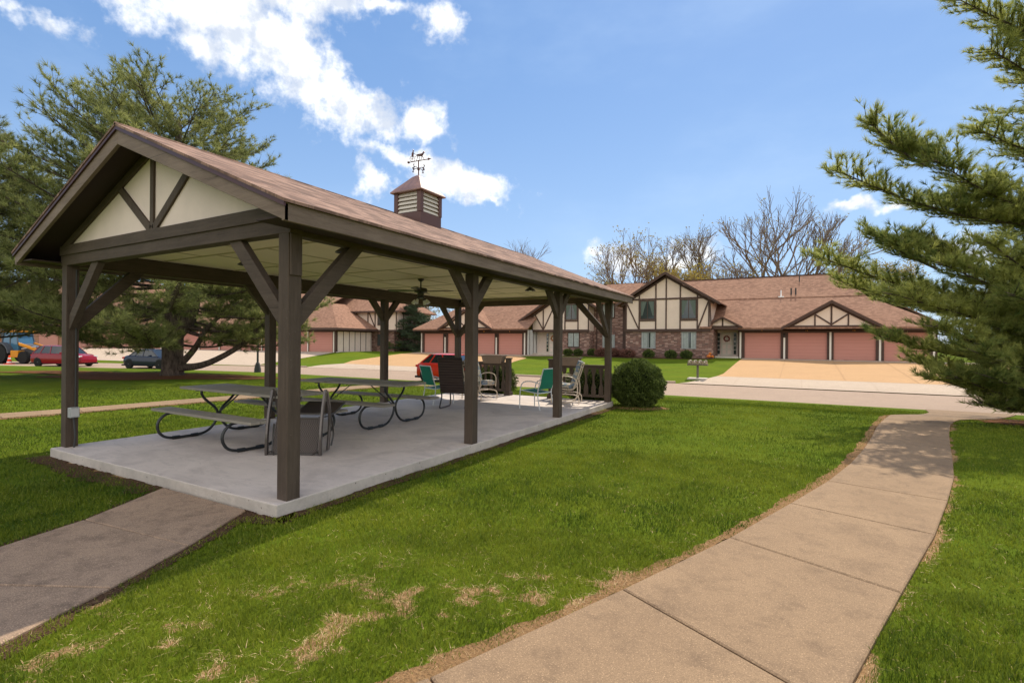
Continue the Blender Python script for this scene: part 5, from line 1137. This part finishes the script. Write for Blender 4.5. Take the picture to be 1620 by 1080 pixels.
# foreground white pine on the right; boughs read off the photo
rng = np.random.default_rng(21); tp3 = Vector((11.2, 14.4, 0)); tp3.z = zt(tp3.x, tp3.y)
T3 = thing('white_pine', 'long armed white pine reaching in from the right edge over the sidewalk', 'tree', tp3)
MB().tube([tp3-UP*.1, tp3+UP*2, tp3+UP*6, tp3+UP*11, tp3+UP*14], [.42,.36,.26,.12,.04], 12).build('trunk', bark_p, T3, smooth=True)
out = []; wood = MB()
boughs = [((1348,268),(1.0),10.6),((1560,205),1,11.5),((1520,5),1,10.8),((1600,40),1,11.2),((1562,85),1,11.2),((1500,322),1,11.6),
 ((1322,408),1,10.9),((1440,385),1,11.4),((1345,445),1,11.6),((1500,255),1,10.2),((1450,575),1,11.9),((1600,520),1,10.4),((1420,470),1,10.5),((1500,420),1,10.2),((1410,535),1,11.3),((1480,520),1,10.3),((1475,600),1,10.9),((1530,600),1,10.2),((1570,640),1,10.6),((1540,560),1,10.0),((1590,600),1,9.8),((1600,470),1,9.8),((1560,390),1,10.0)]
for (x, y), _, d in boughs:
    tip = np.array(at(x, y, d)); h = tip[2]-tp3.z; z0 = max(.7, tip[2]-np.linalg.norm(tip[:2]-np.array(tp3)[:2])*(.07 if h > 3 else .0)-(.1 if h < 1.5 else 0)); p0 = np.array((tp3.x, tp3.y, z0))
    bough(p0, tip, rng, .13, .045, 1.0, .10, out, wood, 3.1, .12)
for (xa, ya, xb, yb, d_) in ((1470, 262, 1375, 195, 10.7), (1520, 268, 1440, 232, 10.7), (1480, 425, 1385, 370, 10.8), (1540, 425, 1455, 378, 10.9), (1600, 300, 1500, 318, 11.2)):
    bough(np.array(at(xa, ya, d_)), np.array(at(xb, yb, d_+.1)), rng, .08, .025, .8, .10, out, wood, 3.0, .1)
z = 1.0
while z < 13:
    a0 = rng.uniform(0, 6.28)
    for k in range(5):
        a = a0+k*1.257; d = np.array((math.cos(a), math.sin(a), 0)); lim = 2.5 if float(d @ RV) < -.2 else 5; r_ = lim*float(np.interp(z, [0,2,5,9,13], [.9,1,1,.7,.2]))*rng.uniform(.8,1.1)
        bough(np.array((tp3.x, tp3.y, max(.5, z-.6))), np.array((tp3.x, tp3.y, z))+d*r_+np.array((0,0,.3)), rng, .12, .045, 1.0, .15, out, wood, 2.2 if z < 6 else 1.5, .25)
    z += .5
print('tufts', len(out)); finish_conifer(T3, out, wood, bark_p, fol_wpine, 20, .15, .013, .55, rng)
# blue spruce between the buildings
rng = np.random.default_rng(9); sp = at(655, 553, 60); sp.z = .2
T4 = thing('spruce_tree', 'small conical spruce on the far lawn between the two buildings', 'tree', sp)
MB().tube([sp-UP*.1, sp+UP*6.6], [.2, .03], 8).build('trunk', bark_p, T4); out = []; wood = MB(); z = .3
while z < 6.6:
    for k in range(7):
        a = rng.uniform(0, 6.28); r_ = 2.9*(1-z/7.0)**.85*rng.uniform(.75,1.1)+.15; d = np.array((math.cos(a), math.sin(a), 0))
        bough(np.array(sp)+(0,0,z), np.array(sp)+d*r_+np.array((0,0,z-.05*r_)), rng, .05, .03, .7, .28, out, wood, 1, .15)
    z += .3
finish_conifer(T4, out, wood, bark_p, fol_spruce, 9, .24, .035, .55, rng)

def bare_tree(label, base, h, spread, seed, levels=6, leaders=1, lean=0, bud=0, r0=.35, barkm=None, low=.25, group=None, twig_w=1.0):
    rg = random.Random(seed); t = thing('bare_tree', label, 'tree', base, 0, group); wood = MB(); tips = []
    def grow(p, d, l, r, lev):
        n = 3; pts = [p]; q = p; dd = d.copy()
        for i in range(n):
            dd = (dd+Vector((rg.gauss(0,.10), rg.gauss(0,.10), rg.gauss(0,.06)+.05))).normalized(); q = q+dd*l/n; pts.append(q)
        wood.tube(pts, [r*(1-.30*i/n) for i in range(n+1)], 6 if lev < 2 else (4 if lev < 4 else 3), False)
        if lev >= levels: tips.append(q); return
        nb = rg.choice([2,3,3]) if lev < levels-1 else 3
        for k in range(nb):
            ax = Vector((rg.gauss(0,1), rg.gauss(0,1), rg.gauss(0,.35))); ax = (ax-dd*ax.dot(dd)).normalized(); a = rg.uniform(.25, .62)*spread; nd = (dd*math.cos(a)+ax*math.sin(a)).normalized()
            grow(pts[-1] if k < 2 else pts[2], nd, l*rg.uniform(.66,.86), r*.62, lev+1)
        if lev < levels-1 and rg.random() < .6:
            ax = Vector((rg.gauss(0,1), rg.gauss(0,1), .2)).normalized(); grow(pts[1], (dd*.7+ax*.7).normalized(), l*.5, r*.35, lev+2)
    for k in range(leaders):
        a = lean+(k-(leaders-1)/2)*.36; d = (UP*math.cos(a)+RT*math.sin(a)+FWD*rg.uniform(-.12,.12)).normalized(); grow(Vector(base), d, h*low, r0/(1+.25*(leaders-1)), 0)
    # scale the crown to the wanted height
    top = max(v[2] for v in wood.v)-base[2]; k = h/top
    wood.v = [(base[0]+(v[0]-base[0])*k, base[1]+(v[1]-base[1])*k, base[2]+(v[2]-base[2])*k) for v in wood.v]
    wood.build('trunk', barkm or bark_g, t)
    if bud:
        rn = np.random.default_rng(seed); C = np.array([[base[i]+(q[i]-base[i])*k for i in range(3)] for q in tips]); C = C[rn.random(len(C)) < bud]; C = np.repeat(C, 3, 0)+rn.normal(0, .25, (len(C)*3, 3)); Dr = rn.normal(0, 1, C.shape); Dr /= np.linalg.norm(Dr, axis=1, keepdims=True)
        V, F, tone = tufts(C, Dr, 4, .17, .10, .8, rn); arr_mesh('buds', V, F, fol_bud, t, tone)
    return t
def gpos(x, d, z=.25): p = at(x, 545, d); return (p.x, p.y, z)
bare_tree('tall bare tree with three spreading trunks behind the right roof', gpos(1252, 64), 20.8, .85, 3, 6, 3, 0, .10, .85, low=.34)
bare_tree('bare round crowned tree behind the peak of the half timbered gable', gpos(1068, 68), 17.0, .9, 8, 6, 2, 0, .15, .4)
bare_tree('bare tree with low rounded crown left of the half timbered gable', gpos(1012, 66), 14.6, .95, 12, 6, 2, 0, .4, .35)
bare_tree('small tree with yellow green spring buds behind the gable', gpos(1092, 60), 10.6, 1.1, 15, 6, 2, 0, .6, .2)
bare_tree('thin airy tree with sparse buds between the gable and the tall tree', gpos(1140, 62), 11.4, .9, 19, 5, 1, 0, .3, .2)
bare_tree('bare treetop just showing over the pavilion roof', gpos(812, 66), 14.2, 1.0, 23, 6, 2, 0, .0, .3)
bare_tree('pale budding tree behind the right end of the roof', gpos(1365, 66), 12.4, 1.0, 27, 7, 2, 0, .35, .25)
bare_tree('bushy yellow tree low against the roof left of the gable', gpos(960, 66), 10.2, 1.2, 29, 6, 3, 0, .5, .22)
bare_tree('bare orange tinted tree behind the spruce', gpos(690, 72), 9.5, 1.1, 31, 6, 2, 0, .3, .25)
bare_tree('low bare tree left of the spruce', gpos(636, 80), 9.8, 1.1, 33, 6, 2, 0, .4, .25)
bare_tree('bare tree behind the low garage roof', gpos(738, 70), 10.5, 1.1, 35, 6, 2, 0, .1, .25)

def shrub(name, label, cat, c, rx, ry, rzz, n, leaf, folm, seed, group=None, flat=.35, kindness=1):
    rn = np.random.default_rng(seed); t = thing(name, label, cat, (c[0], c[1], zt(c[0], c[1])), 0, group); z0 = zt(c[0], c[1])
    u = rn.normal(0, 1, (n, 3)); u /= np.linalg.norm(u, axis=1, keepdims=True);  rad = rn.uniform(.80, 1.05, (n, 1))
    lump = 1+.045*np.sin(u[:,:1]*15+u[:,2:3]*11)+.06*np.sin(u[:,:1]*7+seed)*np.cos(u[:,1:2]*6)+.03*np.sin(u[:,2:3]*13)
    C = u*rad*lump*np.array([rx, ry, rzz])+np.array([c[0], c[1], z0+rzz*.96]); C = C[C[:,2] > z0+.02]
    Dr = u[:len(C)]; Dr = (C-np.array([c[0], c[1], z0+rzz]))/np.array([rx,ry,rzz]); Dr /= np.linalg.norm(Dr, axis=1, keepdims=True)
    V, F, tone = tufts(C, Dr, 3, leaf, leaf*.6, .75, rn); arr_mesh('leaves', V, F, folm, t, tone)
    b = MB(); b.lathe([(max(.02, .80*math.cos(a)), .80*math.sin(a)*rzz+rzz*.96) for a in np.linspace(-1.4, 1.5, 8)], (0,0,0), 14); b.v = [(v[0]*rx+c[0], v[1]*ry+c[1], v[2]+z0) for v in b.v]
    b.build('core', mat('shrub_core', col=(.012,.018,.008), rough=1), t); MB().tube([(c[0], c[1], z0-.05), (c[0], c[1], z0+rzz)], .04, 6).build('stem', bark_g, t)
    return t
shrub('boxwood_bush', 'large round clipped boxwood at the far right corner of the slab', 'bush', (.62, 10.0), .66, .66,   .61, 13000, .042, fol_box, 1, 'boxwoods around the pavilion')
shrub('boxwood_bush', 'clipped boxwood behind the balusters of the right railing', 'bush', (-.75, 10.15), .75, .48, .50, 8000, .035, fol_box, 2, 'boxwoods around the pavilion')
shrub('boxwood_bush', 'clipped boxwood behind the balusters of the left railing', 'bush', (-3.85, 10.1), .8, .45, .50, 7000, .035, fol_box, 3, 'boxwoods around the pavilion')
ragged('bush_soil', [(.3, 9.4), (.9, 9.55), (1.35, 10.0)], .5, thatch_m, .013, .3, 31)
sh = [((-7.3, 42.0), 'first low green shrub along the brick wall, under the left lower window'), ((-5.4, 42.0), 'second low green shrub along the brick wall, between the lower windows'), ((-4.1, 42.0), 'third low green shrub along the brick wall, under the right lower window')]
for i, (p, l) in enumerate(sh): shrub('foundation_shrub', l, 'shrub', p, .5, .45, .36, 900, .09, fol_box, 40+i, 'green shrubs by the gabled block')
for i, (p, l) in enumerate([((-15.2, 42.5), 'low green shrub beside the left entry step'), ((-14.2, 42.6), 'low green shrub under the left unit window'), ((-13.0, 43.2), 'low green shrub at the corner of the left brick wall')]): shrub('foundation_shrub', l, 'shrub', p, .45, .4, .34, 700, .09, fol_box, 50+i, 'green shrubs by the left unit')
for i, (p, l) in enumerate([((-11.8, 42.6), 'leftmost of the reddish barberry shrubs by the brick link'), ((-10.6, 42.4), 'middle reddish barberry shrub by the downspout'), ((-9.2, 42.0), 'rightmost reddish barberry shrub under the gabled block corner')]): shrub('barberry_shrub', l, 'shrub', p, .7, .5, .38, 900, .11, fol_red, 60+i, 'reddish barberry shrubs')
poly_sheet('foundation_bed', [(-16, 41.9), (-13, 41.7), (-9, 41.2), (-5, 41.3), (-2.2, 41.8), (-2.2, 42.8), (-9.6, 42.8), (-9.6, 44.5), (-13.3, 44.5), (-13.4, 43.3), (-16, 43.3)], soil_m, .02, .8)
shrub('spruce_shrub', 'low yellow green evergreen shrub at the foot of the spruce', 'shrub', (sp.x-2.5, sp.y-1.0), 1.3, 1.0, .7, 1500, .14, foliage('yew_leaves', (.06,.10,.02), (.18,.22,.05)), 71)
# pumpkins beside the right entry
pm = mat('pumpkin_skin', col=(.55, .16, .03), rough=.5)
def pumpkin(c, r, label):
    b = MB(); n = 24; rings = []
    for j in range(9):
        ph = -math.pi/2+math.pi*j/8; rings.append([(c[0]+r*math.cos(ph)*(1+.06*math.cos(8*2*math.pi*k/n))*math.cos(2*math.pi*k/n)+1e-4*k, c[1]+r*math.cos(ph)*(1+.06*math.cos(8*2*math.pi*k/n))*math.sin(2*math.pi*k/n), c[2]+r*.8+r*.8*math.sin(ph)*(1-.1*math.cos(ph))) for k in range(n)])
    b.loft(rings); b.tube([(c[0], c[1], c[2]+1.5*r), (c[0]+.02, c[1], c[2]+1.8*r)], .03, 6); return tag(b.build('pumpkin', pm, smooth=True), label, 'pumpkin', 'pumpkins by the right entry')
pumpkin((-2.35, 42.3, .27), .19, 'larger orange pumpkin on the ground by the brick corner'); pumpkin((-2.1, 42.55, .27), .14, 'small orange pumpkin behind the larger one at the right entry'); pumpkin((-2.28, 42.5, .55), .12, 'orange pumpkin perched on top of the two by the entry')

# ------------------------------------------------------------------ needle beds, grass blades, straw
def blob_sheet(name, cx_, cy_, rx, ry, rot, m, dz, seed, n=40):
    rr = random.Random(seed); pts = []
    for k in range(n):
        a = 2*math.pi*k/n; q = 1+.12*math.sin(3*a+seed)+.1*math.sin(7*a)+rr.uniform(-.08,.08); x, y = rx*math.cos(a)*q, ry*math.sin(a)*q; pts.append((cx_+x*math.cos(rot)-y*math.sin(rot), cy_+x*math.sin(rot)+y*math.cos(rot)))
    poly_sheet(name, pts, m, dz, .5); return pts
BED1 = blob_sheet('needle_bed', -20.3, 9.0, 5.6, 2.2, .45, needle_bed_m, .018, 1); BED2 = blob_sheet('needle_bed', -24.0, 8.3, 6.2, 1.0, .3, needle_bed_m, .026, 2); BED3 = blob_sheet('needle_bed', 11.2, 14.0, 3.5, 2.6, .2, needle_bed_m, .018, 3)

def in_poly(x, y, poly):
    P = np.array(poly); c = np.zeros(len(x), bool); j = len(P)-1
    for i in range(len(P)):
        xi, yi, xj, yj = P[i,0], P[i,1], P[j,0], P[j,1]; cond = ((yi > y) != (yj > y)) & (x < (xj-xi)*(y-yi)/(yj-yi+1e-12)+xi); c ^= cond; j = i
    return c
def vnoise(x, y, s, seed):
    rg = np.random.default_rng(seed); T = rg.random((64, 64)); X = x/s; Y = y/s; xi = np.floor(X).astype(int); yi = np.floor(Y).astype(int); fx = X-xi; fy = Y-yi; fx = fx*fx*(3-2*fx); fy = fy*fy*(3-2*fy)
    g = lambda a, b: T[a % 64, b % 64]
    return (g(xi,yi)*(1-fx)+g(xi+1,yi)*fx)*(1-fy)+(g(xi,yi+1)*(1-fx)+g(xi+1,yi+1)*fx)*fy
def dist_line(x, y, pts):
    d = np.full(len(x), 1e9); P = np.array(pts)
    for i in range(len(P)-1):
        a, b = P[i], P[i+1]; ab = b-a; t = np.clip(((x-a[0])*ab[0]+(y-a[1])*ab[1])/(ab@ab), 0, 1); d = np.minimum(d, np.hypot(x-a[0]-t*ab[0], y-a[1]-t*ab[1]))
    return d
def scatter(r0, r1, dens, rng):
    half = R(54); n = int(half*(r1*r1-r0*r0)*dens); r_ = np.sqrt(rng.uniform(r0*r0, r1*r1, n)); a = rng.uniform(-half, half, n)
    return CAM.x+r_*(FWD.x*np.cos(a)+RT.x*np.sin(a)), CAM.y+r_*(FWD.y*np.cos(a)+RT.y*np.sin(a))
def lawn_mask(x, y):
    s = y-Yc(x); ok = (np.abs(s) > 3.7) & ~in_poly(x, y, PATH) & ~in_poly(x, y, WALK) & ~in_poly(x, y, LPATH) & ~((x > SX0-.02) & (x < SX1+.02) & (y > SY0-.02) & (y < SY1+.02))
    return ok
def dryness(x, y):     # bare and thatchy patches, strongest beside the walks
    dL = dist_line(x, y, L_); dR = dist_line(x, y, R_); v7 = vnoise(x, y, .55, 14); v2 = vnoise(x, y, .2, 15); dw = dist_line(x, y, WR); n = vnoise(x, y, .34, 3)*.45+vnoise(x, y, .11, 4)*.55
    near = np.exp(-dL/.085)*(.1+1.0*v7+.7*v2)+np.exp(-dR/.12)*(.0+.75*v7+.7*v2)+np.exp(-dw/.10)*.6; cam_d_ = np.hypot(x-CAM.x, y-CAM.y)
    front = np.clip((5.0-cam_d_)/1.6, 0, 1)*(x < 3.3)*.62*(y < 1.0); dsl = np.maximum(0, x-SX1); sl = np.where((y > SY0) & (y < SY1) & (x > SX1), np.exp(-dsl/.10)*.9, 0)
    f2 = np.where((y < SY0) & (y > SY0-.45) & (x > SX0) & (x < 0), np.exp(-(SY0-y)/.12)*1.1, 0); rt = np.clip(1-np.abs(dist_line(x, y, [(6.0,1.2),(6.6,2.5),(7.3,4.2),(7.9,6)]))/.5, 0, 1)*.22
    return near*(.55+.9*n)+front*np.clip((n-.40)*3.2, 0, 1.0)+sl+f2+rt*(.4+n)+.25*(vnoise(x, y, .9, 6) > .8)*n
def blades(name, zones, folm, rng, dry=False):
    VV = []; FF = []; TT = []; off = 0
    for (r0, r1, dens, h, wd, segs) in zones:
        x, y = scatter(r0, r1, dens, rng); k = lawn_mask(x, y); x, y = x[k], y[k]; dr = dryness(x, y); u = rng.random(len(x))
        k = (u < np.clip((dr-.25)*1.5, .05, .9)) if dry else (u > np.clip((dr-.30)*1.5, 0, .86)); 
        if not dry:
            for bd in (BED1, BED2, BED3): k &= ~(in_poly(x, y, bd) & (rng.random(len(x)) < .92))
        x, y, dr = x[k], y[k], dr[k]; n = len(x); z = zT(x, y)-.004; cl = vnoise(x, y, .33, 8)*.5+vnoise(x, y, .11, 9)*.5; big = vnoise(x, y, 1.7, 10)
        H = h*(.5+.9*cl)*rng.uniform(.55, 1.25, n)*(1-.35*np.clip(dr, 0, 1)); 
        if dry: H = h*rng.uniform(.08, .34, n)
        a = rng.uniform(0, 6.283, n); lean = rng.uniform(.15, .8, n) if not dry else rng.uniform(1.4, 4.2, n); ca, sa = np.cos(a), np.sin(a); b_ = rng.uniform(0, 6.283, n); sx, sy = np.cos(b_)*wd/2, np.sin(b_)*wd/2
        P0 = np.stack([x-sx, y-sy, z], 1); P1 = np.stack([x+sx, y+sy, z], 1)
        if segs == 2:
            mx_, my_ = x+ca*H*lean*.3, y+sa*H*lean*.3; P2 = np.stack([mx_-sx*.8, my_-sy*.8, z+H*.6], 1); P3 = np.stack([mx_+sx*.8, my_+sy*.8, z+H*.6], 1); P4 = np.stack([x+ca*H*lean, y+sa*H*lean, z+H*.95], 1)
            V = np.stack([P0,P1,P2,P3,P4], 1).reshape(-1,3); i = np.arange(n)*5+off; F = np.concatenate([np.stack([i,i+1,i+3],1), np.stack([i,i+3,i+2],1), np.stack([i+2,i+3,i+4],1)]); m = 5
        else:
            P4 = np.stack([x+ca*H*lean*.8, y+sa*H*lean*.8, z+H], 1); V = np.stack([P0,P1,P4],1).reshape(-1,3); i = np.arange(n)*3+off; F = np.stack([i,i+1,i+2],1); m = 3
        tone = np.clip(.12+.62*big+.5*(vnoise(x, y, .25, 12)-.5)+rng.normal(0, .17, n), 0, 1); VV.append(V); FF.append(F); TT.append(np.repeat(tone, m)); off += len(V)
    return tag(arr_mesh(name, np.concatenate(VV), np.concatenate(FF), folm, None, np.concatenate(TT)), kind='stuff')
ax_ = np.arange(-6, 11, .06); ay_ = np.arange(-4.6, 12, .06); gx, gy = np.meshgrid(ax_, ay_); nx_ = len(ax_); ny_ = len(ay_); fx_, fy_ = gx.ravel(), gy.ravel()
i_, j_ = np.meshgrid(np.arange(nx_-1), np.arange(ny_-1)); a_ = (j_*nx_+i_).ravel(); FQ = np.stack([a_, a_+1, a_+1+nx_, a_+nx_], -1)
dry_ = np.clip((dryness(fx_, fy_)-.28)*1.9, 0, 1)
tag(arr_mesh('near_lawn_ground', np.stack([fx_, fy_, zT(fx_, fy_)+.003], -1), FQ, near_lawn_m, None, dry_), kind='structure')
rng = np.random.default_rng(77)
g = blades('grass', [(1.2, 4.5, 7000, .050, .0045, 2), (4.5, 8, 3200, .048, .0068, 2), (8, 14, 1300, .045, .011, 1), (14, 22, 420, .045, .02, 1)], grass_m, rng)
tag(g, 'short bright green lawn grass around the pavilion and sidewalk', 'grass')
g = blades('dry_grass', [(1.2, 4.5, 6500, .075, .0042, 2), (4.5, 8, 2400, .075, .006, 2), (8, 14, 700, .07, .010, 1)], dry_m, rng, True)
tag(g, 'straw coloured dead grass and thatch along the sidewalk edges', 'dry grass')
